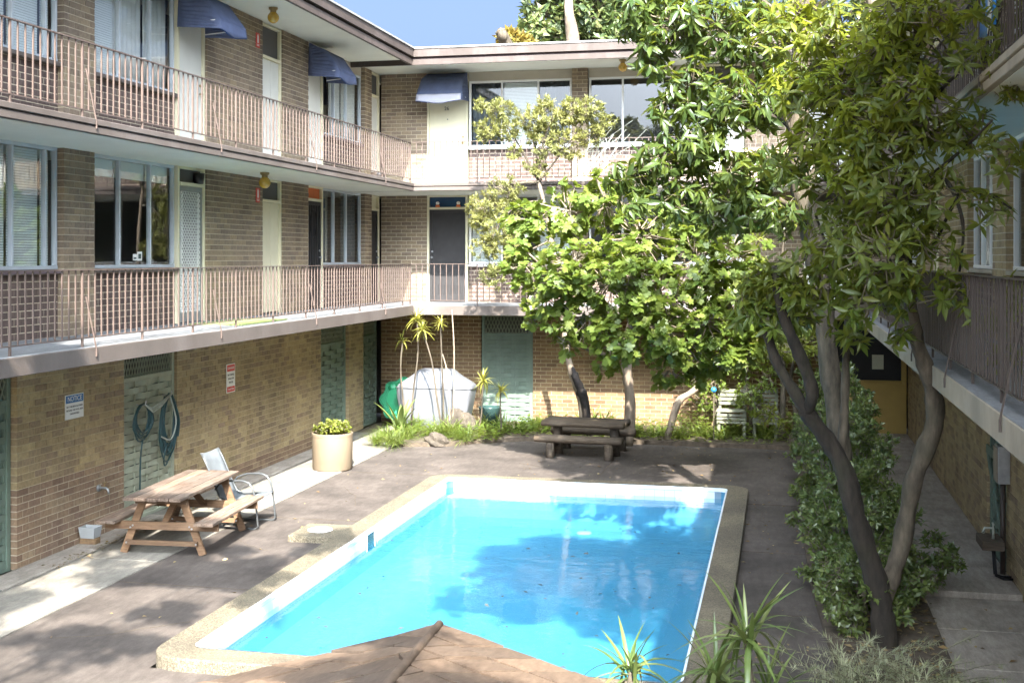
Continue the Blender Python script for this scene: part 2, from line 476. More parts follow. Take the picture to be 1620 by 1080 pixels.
# ------------------------------------------------------------------ mesh helpers
class MB:
    def __init__(s):
        s.v, s.f, s.mi = [], [], []

    def face(s, pts, mi=0):
        b = len(s.v)
        s.v += [tuple(p) for p in pts]
        s.f.append(tuple(range(b, b + len(pts))))
        s.mi.append(mi)

    def mesh(s, vs, fs, mi=0):
        b = len(s.v)
        s.v += [tuple(p) for p in vs]
        for f in fs:
            s.f.append(tuple(i + b for i in f))
            s.mi.append(mi)

    def box(s, x0, x1, y0, y1, z0, z1, mi=0, mat=None):
        x0, x1 = min(x0, x1), max(x0, x1)
        y0, y1 = min(y0, y1), max(y0, y1)
        z0, z1 = min(z0, z1), max(z0, z1)
        v = [Vector(p) for p in ((x0, y0, z0), (x1, y0, z0), (x1, y1, z0), (x0, y1, z0), (x0, y0, z1), (x1, y0, z1), (x1, y1, z1), (x0, y1, z1))]
        if mat is not None:
            v = [mat @ p for p in v]
        s.mesh(v, [(3, 2, 1, 0), (4, 5, 6, 7), (0, 1, 5, 4), (1, 2, 6, 5), (2, 3, 7, 6), (3, 0, 4, 7)], mi)

    def bar(s, a, b, w, h, up=(0, 0, 1), mi=0):
        """a rectangular bar from a to b, w across and h along 'up'"""
        a, b = Vector(a), Vector(b)
        d = (b - a)
        L = d.length
        d.normalize()
        up = Vector(up)
        x = d.cross(up)
        if x.length < 1e-5:
            x = d.cross(Vector((1, 0, 0)))
        x.normalize()
        z = x.cross(d)
        m = Matrix((x, d, z)).transposed().to_4x4()
        m.translation = a
        s.box(-w / 2, w / 2, 0, L, -h / 2, h / 2, mi, m)

    def tube(s, pts, rad, n=7, mi=0, cap=True, wob=0.0):
        pts = [Vector(p) for p in pts]
        if not hasattr(rad, '__len__'):
            rad = [rad] * len(pts)
        ref = Vector((0.31, 0.27, 0.91))
        rings = []
        b = len(s.v)
        x = None
        for i, p in enumerate(pts):
            d = (pts[min(i + 1, len(pts) - 1)] - pts[max(i - 1, 0)])
            if d.length < 1e-9:
                d = Vector((0, 0, 1))
            d.normalize()
            if x is None:
                x = d.cross(ref)
                if x.length < 1e-3:
                    x = d.cross(Vector((1, 0, 0)))
            else:
                x = x - d * x.dot(d)
            x.normalize()
            y = d.cross(x)
            ring = []
            for k in range(n):
                a = 2 * math.pi * k / n
                r = rad[i] * (1 + (random.uniform(-wob, wob) if wob else 0))
                s.v.append(tuple(p + (x * math.cos(a) + y * math.sin(a)) * r))
                ring.append(len(s.v) - 1)
            rings.append(ring)
        for i in range(len(rings) - 1):
            for k in range(n):
                s.f.append((rings[i][k], rings[i][(k + 1) % n], rings[i + 1][(k + 1) % n], rings[i + 1][k]))
                s.mi.append(mi)
        if cap:
            s.f.append(tuple(reversed(rings[0])))
            s.mi.append(mi)
            s.f.append(tuple(rings[-1]))
            s.mi.append(mi)

    def lathe(s, prof, c=(0, 0, 0), n=24, mi=0, mat=None):
        b = len(s.v)
        for r, z in prof:
            for k in range(n):
                a = 2 * math.pi * k / n
                p = Vector((r * math.cos(a), r * math.sin(a), z))
                if mat is not None:
                    p = mat @ p
                s.v.append(tuple(p + Vector(c)))
        for i in range(len(prof) - 1):
            for k in range(n):
                s.f.append((b + i * n + k, b + i * n + (k + 1) % n, b + (i + 1) * n + (k + 1) % n, b + (i + 1) * n + k))
                s.mi.append(mi)

    def prism(s, poly, z0, z1, mi=0, mat=None):
        n = len(poly)
        vs = [Vector((x, y, z0)) for x, y in poly] + [Vector((x, y, z1)) for x, y in poly]
        if mat is not None:
            vs = [mat @ p for p in vs]
        fs = [tuple(reversed(range(n))), tuple(range(n, 2 * n))]
        fs += [(i, (i + 1) % n, n + (i + 1) % n, n + i) for i in range(n)]
        s.mesh(vs, fs, mi)


def smooth_path(pts, rad, sub=4):
    pts = [Vector(p) for p in pts]
    out, rr = [], []
    for i in range(len(pts) - 1):
        p0, p1, p2, p3 = pts[max(i - 1, 0)], pts[i], pts[i + 1], pts[min(i + 2, len(pts) - 1)]
        for k in range(sub):
            t = k / sub
            a = 0.5 * ((2 * p1) + (p2 - p0) * t + (2 * p0 - 5 * p1 + 4 * p2 - p3) * t * t + (3 * p1 - p0 - 3 * p2 + p3) * t ** 3)
            out.append(a)
            rr.append(rad[i] + (rad[i + 1] - rad[i]) * t)
    out.append(pts[-1])
    rr.append(rad[-1])
    return out, rr


WPOS = {}


def wpos(o):
    return WPOS.get(o.name, Vector((0, 0, 0)))


def link(o, parent, world_loc):
    COL.objects.link(o)
    WPOS[o.name] = Vector(world_loc)
    if parent is not None:
        o.parent = parent
        o.location = Vector(world_loc) - wpos(parent)
    else:
        o.location = world_loc
    return o


def tag(o, label=None, cat=None, group=None, kind=None):
    if label:
        o['label'] = label
    if cat:
        o['category'] = cat
    if group:
        o['group'] = group
    if kind:
        o['kind'] = kind
    return o


def thing(name, label, cat, loc, group=None):
    o = bpy.data.objects.new(name, None)
    o.empty_display_size = 0.2
    link(o, None, loc)
    return tag(o, label, cat, group)


def build(mb, name, mat, parent=None, smooth=False, bevel=0.0, solid=0.0, seg=2, origin=None):
    """one mesh object; its vertices were given in world space"""
    v = np.array(mb.v, dtype=float)
    lo, hi = v.min(0), v.max(0)
    if origin is None:
        origin = Vector(((lo[0] + hi[0]) / 2, (lo[1] + hi[1]) / 2, lo[2] if parent is None else (lo[2] + hi[2]) / 2))
    me = bpy.data.meshes.new(name)
    me.from_pydata([tuple(p) for p in (v - np.array(origin))], [], mb.f)
    mats = mat if isinstance(mat, (list, tuple)) else [mat]
    for m in mats:
        me.materials.append(M[m] if isinstance(m, str) else m)
    if len(mats) > 1:
        me.polygons.foreach_set('material_index', mb.mi)
    if smooth:
        me.polygons.foreach_set('use_smooth', [True] * len(me.polygons))
    me.update()
    if smooth or solid:
        bm = bmesh.new()
        bm.from_mesh(me)
        bmesh.ops.remove_doubles(bm, verts=bm.verts, dist=2e-5)
        bm.to_mesh(me)
        bm.free()
    o = bpy.data.objects.new(name, me)
    link(o, parent, origin)
    if solid:
        md = o.modifiers.new('solidify', 'SOLIDIFY')
        md.thickness = solid
    if bevel:
        md = o.modifiers.new('bevel', 'BEVEL')
        md.width = bevel
        md.segments = seg
        md.limit_method = 'ANGLE'
    return o


def share(name, me, parent, loc, rot=None, sc=None):
    """an object that shares mesh data, placed in world space under an unrotated parent"""
    o = bpy.data.objects.new(name, me)
    link(o, parent, loc)
    if rot is not None:
        o.rotation_euler = rot
    if sc is not None:
        o.scale = sc
    return o


def struct(mb, name, mat, parent=None, **k):
    o = build(mb, name, mat, parent, **k)
    if parent is None:
        o['kind'] = 'structure'
    return o


def copy_tree(o, delta=None, parent=None):
    c = o.copy()
    COL.objects.link(c)
    if parent is not None:
        c.parent = parent
    elif delta is not None:
        c.location = o.location + Vector(delta)
    WPOS[c.name] = wpos(o) + Vector(delta or (0, 0, 0))
    for ch in o.children:
        copy_tree(ch, delta, c)
    return c


def text_mesh(mb, txt, size, mat, align='CENTER', mi=0):
    cu = bpy.data.curves.new('letters', 'FONT')
    cu.body = txt
    cu.size = size
    cu.align_x = align
    cu.align_y = 'CENTER'
    cu.extrude = 0.0012
    o = bpy.data.objects.new('letters', cu)
    COL.objects.link(o)
    dg = bpy.context.evaluated_depsgraph_get()
    dg.update()
    me = bpy.data.meshes.new_from_object(o.evaluated_get(dg))
    vs = [mat @ v.co for v in me.vertices]
    fs = [tuple(p.vertices) for p in me.polygons]
    mb.mesh(vs, fs, mi)
    bpy.data.objects.remove(o)
    bpy.data.curves.remove(cu)
    bpy.data.meshes.remove(me)


def basis(x, y, z, o):
    m = Matrix((Vector(x), Vector(y), Vector(z))).transposed().to_4x4()
    m.translation = Vector(o)
    return m


# ------------------------------------------------------------------ wings: a frame of s (along), z (up), d (outwards)
class Frame:
    def __init__(s, kind, base):
        s.k, s.b = kind, base

    def p(s, a, z, d):
        if s.k == 'left':
            return Vector((s.b + d, a, z))
        if s.k == 'right':
            return Vector((s.b - d, a, z))
        return Vector((a, s.b - d, z))

    def box(s, mb, a0, a1, z0, z1, d0, d1, mi=0):
        p, q = s.p(a0, z0, d0), s.p(a1, z1, d1)
        mb.box(p.x, q.x, p.y, q.y, p.z, q.z, mi)

    def text(s, a, z, d):
        """matrix that stands lettering up on this wall, readable from the court"""
        if s.k == 'left':
            return basis((0, 1, 0), (0, 0, 1), (1, 0, 0), s.p(a, z, d))
        if s.k == 'right':
            return basis((0, -1, 0), (0, 0, 1), (-1, 0, 0), s.p(a, z, d))
        return basis((1, 0, 0), (0, 0, 1), (0, -1, 0), s.p(a, z, d))


LW, BW, RW = Frame('left', -8.83), Frame('back', 26.23), Frame('right', 2.54)
Z1, Z2 = 2.70, 5.25            # balcony floors
ZC1, ZC2 = 5.10, 7.85          # ceilings

BRICK = bpy.data.meshes.new('brick')
_b = MB()
_b.box(-0.5, 0.5, -0.5, 0.5, -0.5, 0.5)
BRICK.from_pydata(_b.v, [], _b.f)
BRICK_M = {}


def brick_mesh(mat):
    if mat not in BRICK_M:
        me = BRICK.copy()
        me.materials.append(M[mat])
        BRICK_M[mat] = me
    return BRICK_M[mat]


def brickwork(fr, regions, parent, limit):
    """regions: (s0, s1, z0, z1, d, brick material, mortar material)"""
    allb = []
    walls = []
    for ri, (s0, s1, z0, z1, d, bm, mm) in enumerate(regions):
        mb = MB()
        fr.box(mb, s0 + 0.003, s1 - 0.003, z0, z1, d - 0.13, d - 0.004)
        walls.append(build(mb, 'brick_wall', mm, parent))
        nz = max(1, round((z1 - z0) / 0.086))
        hz = (z1 - z0) / nz
        for k in range(nz):
            off = (k % 2) * 0.12 + (0.0 if (s1 - s0) < 3 else 0.06)
            a = s0 - off
            while a < s1:
                b0, b1 = max(s0, a), min(s1, a + 0.228)
                if b1 - b0 > 0.03:
                    if s1 - b1 < 0.03:
                        b1 = s1
                    allb.append((b0, b1, z0 + k * hz + 0.006, z0 + (k + 1) * hz - 0.006, d + random.uniform(-0.0015, 0.0025), bm, ri))
                a += 0.240
    sc = []
    for i, (b0, b1, z0, z1, d, bm, ri) in enumerate(allb):
        c = fr.p((b0 + b1) / 2, (z0 + z1) / 2, d)
        q = px(*c)
        s = 0
        if q and -20 < q[0] < 1640 and -20 < q[1] < 1100:
            e0, e1 = px(*fr.p(b0, z0, d)), px(*fr.p(b1, z1, d))
            s = abs(e0[0] - e1[0]) * (z1 - z0) * q[2]
        sc.append((s, i))
    sc.sort(reverse=True)
    pick = {i for s, i in sc[:limit] if s > 0}
    rest = {}
    for i, (b0, b1, z0, z1, d, bm, ri) in enumerate(allb):
        if i in pick:
            c = fr.p((b0 + b1) / 2, (z0 + z1) / 2, d - 0.055)
            dims = (0.11, b1 - b0, z1 - z0) if fr.k != 'back' else (b1 - b0, 0.11, z1 - z0)
            share('brick', brick_mesh(bm), walls[ri], c, (0, 0, random.uniform(-0.004, 0.004)), dims)
        else:
            fr.box(rest.setdefault(bm, MB()), b0, b1, z0, z1, d - 0.11, d)
    for bm, mb in rest.items():
        build(mb, 'brickwork', bm, parent)['kind'] = 'stuff'


def window(fr, parent, s0, s1, z0, z1, d, mull, backing='dark', fm='alu', sill=None, cols=None):
    """frame with panes; mull lists the mullion positions"""
    mb = MB()
    w = 0.045
    fr.box(mb, s0, s1, z1 - w, z1, d - 0.04, d + 0.02)
    fr.box(mb, s0, s1, z0, z0 + w, d - 0.04, d + 0.025)
    fr.box(mb, s0, s0 + w, z0 + w, z1 - w, d - 0.04, d + 0.018)
    fr.box(mb, s1 - w, s1, z0 + w, z1 - w, d - 0.04, d + 0.018)
    for m in mull:
        fr.box(mb, m - 0.02, m + 0.02, z0 + w, z1 - w, d - 0.038, d + 0.022)
    win = build(mb, 'window', fm, parent, bevel=0.004)
    edges = [s0 + w] + list(mull) + [s1 - w]
    for i in range(len(edges) - 1):
        a, b = edges[i] + (0.02 if i else 0), edges[i + 1] - (0.02 if i < len(edges) - 2 else 0)
        g = MB()
        dd = d - 0.02 + 0.012 * (i % 2)
        fr.box(g, a - 0.004, b + 0.004, z0 + w - 0.004, z1 - w + 0.004, dd - 0.004, dd)
        build(g, 'pane', 'glass', win)
        bk = backing if isinstance(backing, str) else backing[i]
        if bk == 'blind':
            g = MB()
            z = z0 + w
            while z < z1 - w - 0.01:
                p0, p1 = fr.p(a, z, d - 0.085), fr.p(b, z + 0.028, d - 0.075)
                fr.box(g, a + 0.01, b - 0.01, z, z + 0.0265, d - 0.09, d - 0.082)
                z += 0.032
            build(g, 'blind', 'blind', win)
        elif bk in ('curtain', 'curtain_dark'):
            g = MB()
            n = max(8, int((b - a) / 0.025))
            prev = None
            for j in range(n + 1):
                s = a + (b - a) * j / n
                dd2 = d - 0.12 + 0.018 * math.sin(j * 1.35) + random.uniform(-0.004, 0.004)
                cur = (fr.p(s, z0 + 0.02, dd2), fr.p(s, z1 - 0.02, dd2))
                if prev:
                    g.face((prev[0], cur[0], cur[1], prev[1]))
                prev = cur
            build(g, 'curtain', bk, win, smooth=True, solid=0.004)
        elif bk == 'half':
            g = MB()
            fr.box(g, a, b, z1 - 0.28, z1 - w, d - 0.09, d - 0.08)
            build(g, 'blind', 'blind', win)
    if sill:
        mb = MB()
        fr.box(mb, s0 - 0.0, s1, z0 - 0.055, z0 - 0.003, d - 0.06, d + 0.105)
        build(mb, 'sill', sill, win, bevel=0.005)
    return win


def door(fr, parent, s0, s1, z0, zh, zt, d, leaf='cream', frame='cream', transom='interior', kind='flush', handle=1, fw=0.05):
    """frame, leaf, transom light over it"""
    mb = MB()
    fr.box(mb, s0, s0 + fw, z0, zt, d - 0.06, d + 0.03)
    fr.box(mb, s1 - fw, s1, z0, zt, d - 0.06, d + 0.03)
    fr.box(mb, s0 + fw, s1 - fw, zh, zh + 0.05, d - 0.06, d + 0.045)
    fr.box(mb, s0 + fw, s1 - fw, zt - 0.04, zt, d - 0.06, d + 0.028)
    fo = build(mb, 'door_frame', frame, parent, bevel=0.004)
    a, b = s0 + fw + 0.004, s1 - fw - 0.004
    g = MB()
    fr.box(g, a, b, zh + 0.052, zt - 0.042, d - 0.035, d - 0.028)
    build(g, 'transom_light', transom, fo)
    if kind == 'flush':
        g = MB()
        fr.box(g, a, b, z0 + 0.012, zh - 0.004, d - 0.045, d - 0.008)
        dr = build(g, 'door', leaf, parent, bevel=0.003)
    elif kind == 'pair':
        g = MB()
        mid = a + (b - a) * 0.55
        fr.box(g, a, mid - 0.004, z0 + 0.03, zh - 0.004, d - 0.045, d - 0.008)
        fr.box(g, mid + 0.004, b, z0 + 0.03, zh - 0.004, d - 0.045, d - 0.008)
        dr = build(g, 'door', leaf, parent, bevel=0.003)
    else:
        g = MB()
        t = 0.065
        fr.box(g, a, a + t, z0 + 0.012, zh - 0.004, d - 0.03, d + 0.005)
        fr.box(g, b - t, b, z0 + 0.012, zh - 0.004, d - 0.03, d + 0.005)
        fr.box(g, a + t, b - t, zh - 0.08, zh - 0.004, d - 0.03, d + 0.005)
        fr.box(g, a + t, b - t, z0 + 0.012, z0 + 0.16, d - 0.03, d + 0.005)
        dr = build(g, 'door', leaf, parent, bevel=0.003)
        g = MB()
        fr.box(g, a + t, b - t, z0 + 0.16, zh - 0.08, d - 0.026, d - 0.02)
        build(g, 'fly_screen', 'dark_screen' if kind != 'white_grille' else 'screen_mesh', dr)
        g = MB()
        zz0, zz1, aa, bb = z0 + 0.16, zh - 0.08, a + t, b - t
        if kind in ('white_grille', 'grille'):
            st = 0.085
            n = int((zz1 - zz0 + (bb - aa) * 1.6) / st)
            for k in range(n):
                for sg in (1, -1):
                    za = zz0 - (bb - aa) * 1.6 + k * st
                    zb = za + (bb - aa) * 1.6
                    sa, sb = aa, bb
                    if za < zz0:
                        sa = aa + (zz0 - za) / 1.6
                        za = zz0
                    if zb > zz1:
                        sb = bb - (zb - zz1) / 1.6
                        zb = zz1
                    if sb - sa < 0.02:
                        continue
                    if sg < 0:
                        sa, sb = aa + bb - sa, aa + bb - sb
                    g.bar(fr.p(sa, za, d - 0.012), fr.p(sb, zb, d - 0.012), 0.005, 0.008, fr.p(0, 0, 1) - fr.p(0, 0, 0))
            if kind == 'white_grille':
                for c in (aa + 0.045, bb - 0.045):
                    z = zz0
                    i = 0
                    while z < zz1 - 0.05:
                        for sx in (1, -1):
                            for up in (1, -1):
                                g.bar(fr.p(c, z + 0.04 - up * 0.04, d - 0.004), fr.p(c + sx * 0.036, z + 0.04, d - 0.004), 0.02, 0.014, fr.p(0, 0, 1) - fr.p(0, 0, 0))
                        z += 0.08
        elif kind == 'ornate':
            c = (aa + bb) / 2
            for rr, zz in ((0.16, zz1 - 0.35), (0.10, zz0 + 0.55)):
                pts = [fr.p(c + rr * math.cos(q), zz + rr * 1.7 * math.sin(q), d - 0.008) for q in np.linspace(0, 2 * math.pi, 22)]
                g.tube(pts, 0.009, 5)
            for k in range(-2, 3):
                g.bar(fr.p(c + k * 0.09, zz0, d - 0.012), fr.p(c + k * 0.09, zz1, d - 0.012), 0.012, 0.012)
        elif kind == 'screen':
            for zz in (zz0 + 0.62, zz0 + 0.86):
                fr.box(g, aa, bb, zz, zz + 0.055, d - 0.022, d - 0.002)
            for k in range(9):
                s = aa + 0.06 + (bb - aa - 0.12) * k / 8
                g.bar(fr.p(s, zz0, d - 0.012), fr.p(s, zz0 + 0.24, d - 0.012), 0.02, 0.012)
        build(g, 'grille', 'white' if kind == 'white_grille' else ('steel' if kind == 'grille' else leaf), dr)
    if handle:
        g = MB()
        s = b - 0.06 if handle > 0 else a + 0.06
        p = fr.p(s, z0 + 1.0, d - 0.008)
        q = fr.p(s, z0 + 1.0, d + 0.045)
        g.tube([p, p.lerp(q, 0.6)], 0.012, 8)
        g.tube([p.lerp(q, 0.55), p.lerp(q, 0.8), q], [0.016, 0.028, 0.02], 10)
        g.tube([fr.p(s, z0 + 1.13, d - 0.008), fr.p(s, z0 + 1.13, d + 0.008)], 0.022, 10)
        build(g, 'handle', 'brass' if leaf.startswith('cream') else 'steel', dr)
    return dr


def weave_screen(fr, parent, s0, s1, z0, z1, d, mat, lattice_h=0.45, lat_mat='green_lattice', dark_back=True):
    """door-sized timber screen of woven slats with a lattice light over it"""
    mb = MB()
    fw = 0.07
    zt = z1 - lattice_h
    fr.box(mb, s0, s0 + fw, z0, z1, d - 0.05, d + 0.02)
    fr.box(mb, s1 - fw, s1, z0, z1, d - 0.05, d + 0.02)
    fr.box(mb, s0 + fw, s1 - fw, z0, z0 + 0.05, d - 0.05, d + 0.015)
    fr.box(mb, s0 + fw, s1 - fw, zt - 0.03, zt + 0.03, d - 0.05, d + 0.015)
    so_ = build(mb, 'screen', mat, parent, bevel=0.004)
    a, b = s0 + fw, s1 - fw
    n = max(2, round((b - a) / 0.36))
    st = (b - a) / n
    rows = int((zt - 0.03 - z0 - 0.05) / 0.09)
    hz = (zt - 0.03 - z0 - 0.05) / rows
    meshes = {}
    for k in range(rows):
        par = k % 2
        if par not in meshes:
            g = MB()
            segs = n * 4
            prev = None
            for j in range(segs + 1):
                s = a + (b - a) * j / segs
                x = (s - a) / st * math.pi + (math.pi if par else 0)
                dd = 0.016 * max(-1, min(1, 2.2 * math.cos(x)))
                cur = [fr.p(s, 0, d - 0.012 + dd), fr.p(s, hz * 0.95, d - 0.012 + dd), fr.p(s, hz * 0.95, d - 0.02 + dd), fr.p(s, 0, d - 0.02 + dd)]
                if prev:
                    for e in range(4):
                        g.face((prev[e], cur[e], cur[(e + 1) % 4], prev[(e + 1) % 4]))
                prev = cur
            o = build(g, 'slat', mat, so_, origin=fr.p(a, 0, d))
            WPOS[o.name] = fr.p(a, z0 + 0.05 + k * hz, d)
            o.location = wpos(o) - wpos(so_)
            meshes[par] = o.data
        else:
            share('slat', meshes[par], so_, fr.p(a, z0 + 0.05 + k * hz, d))
    g = MB()
    for j in range(n + 1):
        s = a + st * (j if j < n else n)
        s = min(max(s, a + 0.012), b - 0.012)
        fr.box(g, s - 0.011, s + 0.011, z0 + 0.05, zt - 0.03, d - 0.024, d - 0.006)
    build(g, 'batten', mat, so_)
    g = MB()
    zz0, zz1 = zt + 0.03, z1
    hh = zz1 - zz0
    run = hh * 0.42
    st2 = 0.075
    k = int(-run / st2) - 1
    while a + k * st2 < b + run:
        for sg in (1, -1):
            sa = a + k * st2
            sb = sa + run
            za, zb = zz0, zz1
            if sa < a:
                za = zz0 + (a - sa) / run * hh
                sa = a
            if sb > b:
                zb = zz1 - (sb - b) / run * hh
                sb = b
            if sb > sa + 0.004 and zb > za:
                if sg < 0:
                    sa, sb = a + b - sa, a + b - sb
                g.bar(fr.p(sa, za, d - 0.012 + 0.005 * sg), fr.p(sb, zb, d - 0.012 + 0.005 * sg), 0.017, 0.009, fr.p(0, 0, 1) - fr.p(0, 0, 0))
        k += 1
    build(g, 'lattice', lat_mat, so_)
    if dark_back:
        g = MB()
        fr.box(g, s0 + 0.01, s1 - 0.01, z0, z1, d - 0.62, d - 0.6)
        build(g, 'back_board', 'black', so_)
    return so_


# ================================================================== SETTING
# ground sheet with a hole for the pool, deck, paths, beds
PX0, PX1, PY0, PY1 = -5.62, -0.49, 9.98, 19.45      # coping, outside
CW, CZ = 0.33, 0.12                                   # coping width and top
IX0, IX1, IY0, IY1 = PX0 + CW, PX1 - CW, PY0 + CW, PY1 - CW


def ring_sheet(x0, x1, y0, y1, z, hx0, hx1, hy0, hy1):
    mb = MB()
    for (a, b, c, d) in ((x0, hx0, y0, y1), (hx1, x1, y0, y1), (hx0, hx1, y0, hy0), (hx0, hx1, hy1, y1)):
        mb.face(((a, c, z), (b, c, z), (b, d, z), (a, d, z)))
    return mb


struct(ring_sheet(-900, 900, -600, 1500, -0.06, PX0 + 0.05, PX1 - 0.05, PY0 + 0.05, PY1 - 0.05), 'ground', 'ground')
deck = struct(ring_sheet(-7.40, 1.60, -3, 24.3, 0.0, PX0 + 0.05, PX1 - 0.05, PY0 + 0.05, PY1 - 0.05), 'deck', 'deck')
# saw-cut joints in the deck
mb = MB()
for (x0, y0, x1, y1) in ((-7.38, 12.6, -5.62, 12.6), (-7.38, 16.2, -5.62, 16.2), (-7.38, 19.9, -5.62, 19.9), (-0.49, 12.9, 0.3, 12.9), (-0.49, 15.6, 0.3, 15.6), (-0.49, 18.6, 0.3, 18.6), (-0.49, 11.4, 0.3, 11.4), (-3.0, 19.45, -3.0, 24.2)):
    mb.bar((x0, y0, 0.003), (x1, y1, 0.003), 0.012, 0.003)
for (x0, y0, dx, dy, n_) in ((-6.9, 10.6, 0.16, 0.12, 8), (-6.2, 17.2, -0.10, 0.2, 7), (-2.2, 20.6, 0.2, 0.1, 9), (-4.6, 21.4, 0.17, -0.09, 8), (-0.2, 16.6, -0.02, 0.2, 8), (-7.0, 14.9, 0.15, -0.1, 6)):
    p = Vector((x0, y0, 0.0025))
    for k in range(n_):
        q = p + Vector((dx + random.uniform(-0.07, 0.07), dy + random.uniform(-0.07, 0.07), 0))
        mb.bar(p, q, 0.006, 0.002)
        p = q
build(mb, 'joint', 'soil', deck)['kind'] = 'stuff'

# left path: concrete slabs with open joints
path = MB()
path.box(-8.83, -7.40, 4, 26.2, -0.05, -0.02)
path = struct(path, 'path', 'soil')
ys = [4.0, 6.0, 8.0, 9.4, 11.6, 13.5, 15.6, 17.7, 19.8, 21.9, 24.0, 26.2]
for i in range(len(ys) - 1):
    mb = MB()
    mb.box(-8.42, -7.405, ys[i] + 0.006, ys[i + 1] - 0.006, -0.05, 0.012 + random.uniform(-0.003, 0.003))
    build(mb, 'paving_slab', 'path', path, bevel=0.006)
    mb = MB()
    mb.box(-8.83, -8.43, ys[i] + 0.35, ys[i + 1] + 0.34, -0.05, 0.022 + random.uniform(-0.003, 0.003))
    if ys[i + 1] < 26:
        build(mb, 'paving_slab', 'path_dark' if i % 3 else 'path', path, bevel=0.006)

# right path with a small step
mb = MB()
mb.box(1.45, 2.6, -3, 26.2, -0.05, -0.01)
rp = struct(mb, 'side_path', 'soil')
ys = [4.0, 6.4, 8.6, 10.2, 11.55, 12.75, 13.95, 15.15, 16.6, 18.4, 20.4, 22.6, 26.2]
for i in range(len(ys) - 1):
    mb = MB()
    zt = 0.012 if ys[i] < 13.9 else 0.075
    mb.box(1.52, 2.535, ys[i] + 0.007, ys[i + 1] - 0.007, -0.05, zt + random.uniform(-0.003, 0.004))
    build(mb, 'paving_slab', 'path_dark', rp, bevel=0.008)

# garden beds
def bed(poly, z, name):
    mb = MB()
    mb.prism(poly, -0.04, z)
    return struct(mb, name, 'soil')


bed([(-8.0, 26.2), (-7.95, 23.4), (-7.2, 22.75), (-6.4, 22.95), (-5.9, 23.5), (-5.0, 24.0), (-4.2, 24.15), (1.5, 23.9), (1.5, 26.2)], 0.09, 'garden_bed')
bed([(0.28, 23.89), (0.25, 18.0), (0.32, 14.0), (0.42, 12.2), (0.55, 10.0), (0.7, 7.5), (1.5, 7.5), (1.5, 23.89)], 0.07, 'side_bed')

# ------------------------------------------------------------------ the pool
def rrect(x0, x1, y0, y1, r, n=7):
    pts = []
    for cx, cy, a0 in ((x1 - r, y1 - r, 0), (x0 + r, y1 - r, 90), (x0 + r, y0 + r, 180), (x1 - r, y0 + r, 270)):
        for k in range(n):
            a = R(a0 + 90 * k / (n - 1))
            pts.append((cx + r * math.cos(a), cy + r * math.sin(a)))
    return pts


pool = thing('swimming_pool', 'rectangular blue swimming pool with pebble coping and white waterline tiles', 'swimming pool', (-3.05, 14.7, 0))
outer = rrect(PX0, PX1, PY0, PY1, 0.34)
inner = rrect(IX0, IX1, IY0, IY1, 0.10)
mb = MB()
n = len(outer)
for i in range(n):
    j = (i + 1) % n
    a, b, c, d = outer[i], outer[j], inner[j], inner[i]
    mb.face(((*a, CZ), (*b, CZ), (*c, CZ), (*d, CZ)))
    mb.face(((*a, -0.05), (*b, -0.05), (*b, CZ), (*a, CZ)))
    mb.face(((*d, CZ), (*c, CZ), (*c, 0.075), (*d, 0.075)))
cop = build(mb, 'coping', 'coping', pool)
bm = bmesh.new()
bm.from_mesh(cop.data)
bmesh.ops.remove_doubles(bm, verts=bm.verts, dist=1e-4)
bm.to_mesh(cop.data)
bm.free()
md = cop.modifiers.new('bevel', 'BEVEL')
md.width = 0.018
md.segments = 2
md.limit_method = 'ANGLE'
mb = MB()
lip = rrect(IX0 - 0.012, IX1 + 0.012, IY0 - 0.012, IY1 + 0.012, 0.11)
lip2 = rrect(IX0 + 0.012, IX1 - 0.012, IY0 + 0.012, IY1 - 0.012, 0.095)
for i in range(n):
    j = (i + 1) % n
    mb.face(((*lip[i], CZ + 0.004), (*lip[j], CZ + 0.004), (*lip2[j], CZ - 0.006), (*lip2[i], CZ - 0.006)))
    mb.face(((*lip2[i], CZ - 0.006), (*lip2[j], CZ - 0.006), (*lip2[j], CZ - 0.05), (*lip2[i], CZ - 0.05)))
build(mb, 'lip', 'tile', pool)
WZ = -0.04
mb = MB()
FZ0, FZ1 = -0.95, -1.15
b0 = rrect(IX0, IX1, IY0, IY1, 0.09)
for i in range(n):
    j = (i + 1) % n
    mb.face(((*b0[i], 0.075), (*b0[i], -0.20), (*b0[j], -0.20), (*b0[j], 0.075)))
    for (za, ea), (zb, eb) in (((-0.20, 0.0), (-0.34, 0.05)), ((-0.34, 0.05), (-0.45, 0.18)), ((-0.45, 0.18), (-0.52, 0.45))):
        qa = rrect(IX0 + ea, IX1 - ea, IY0 + ea, IY1 - ea, 0.09 + ea)
        qb = rrect(IX0 + eb, IX1 - eb, IY0 + eb, IY1 - eb, 0.09 + eb)
        mb.face(((*qa[i], za), (*qb[i], zb), (*qb[j], zb), (*qa[j], za)))
mb.face([(x, y, -0.52) for x, y in rrect(IX0 + 0.45, IX1 - 0.45, IY0 + 0.45, IY1 - 0.45, 0.54)])
build(mb, 'basin', 'basin', pool)
# grout band and tiles on the far, left and right sides
mb = MB()
e = 0.004
mb.box(IX0 + 0.09, IX1 - 0.09, IY1 - e, IY1 + 0.01, -0.105, 0.068)
mb.box(IX0 - 0.01, IX0 + e, IY0 + 0.09, 15.10, -0.105, 0.068)
mb.box(IX0 - 0.01, IX0 + e, 15.46, IY1 - 0.09, -0.105, 0.068)
mb.box(IX1 - e, IX1 + 0.01, IY0 + 0.09, IY1 - 0.09, -0.105, 0.068)
grout = build(mb, 'tile_band', 'grout', pool)
tm = {}


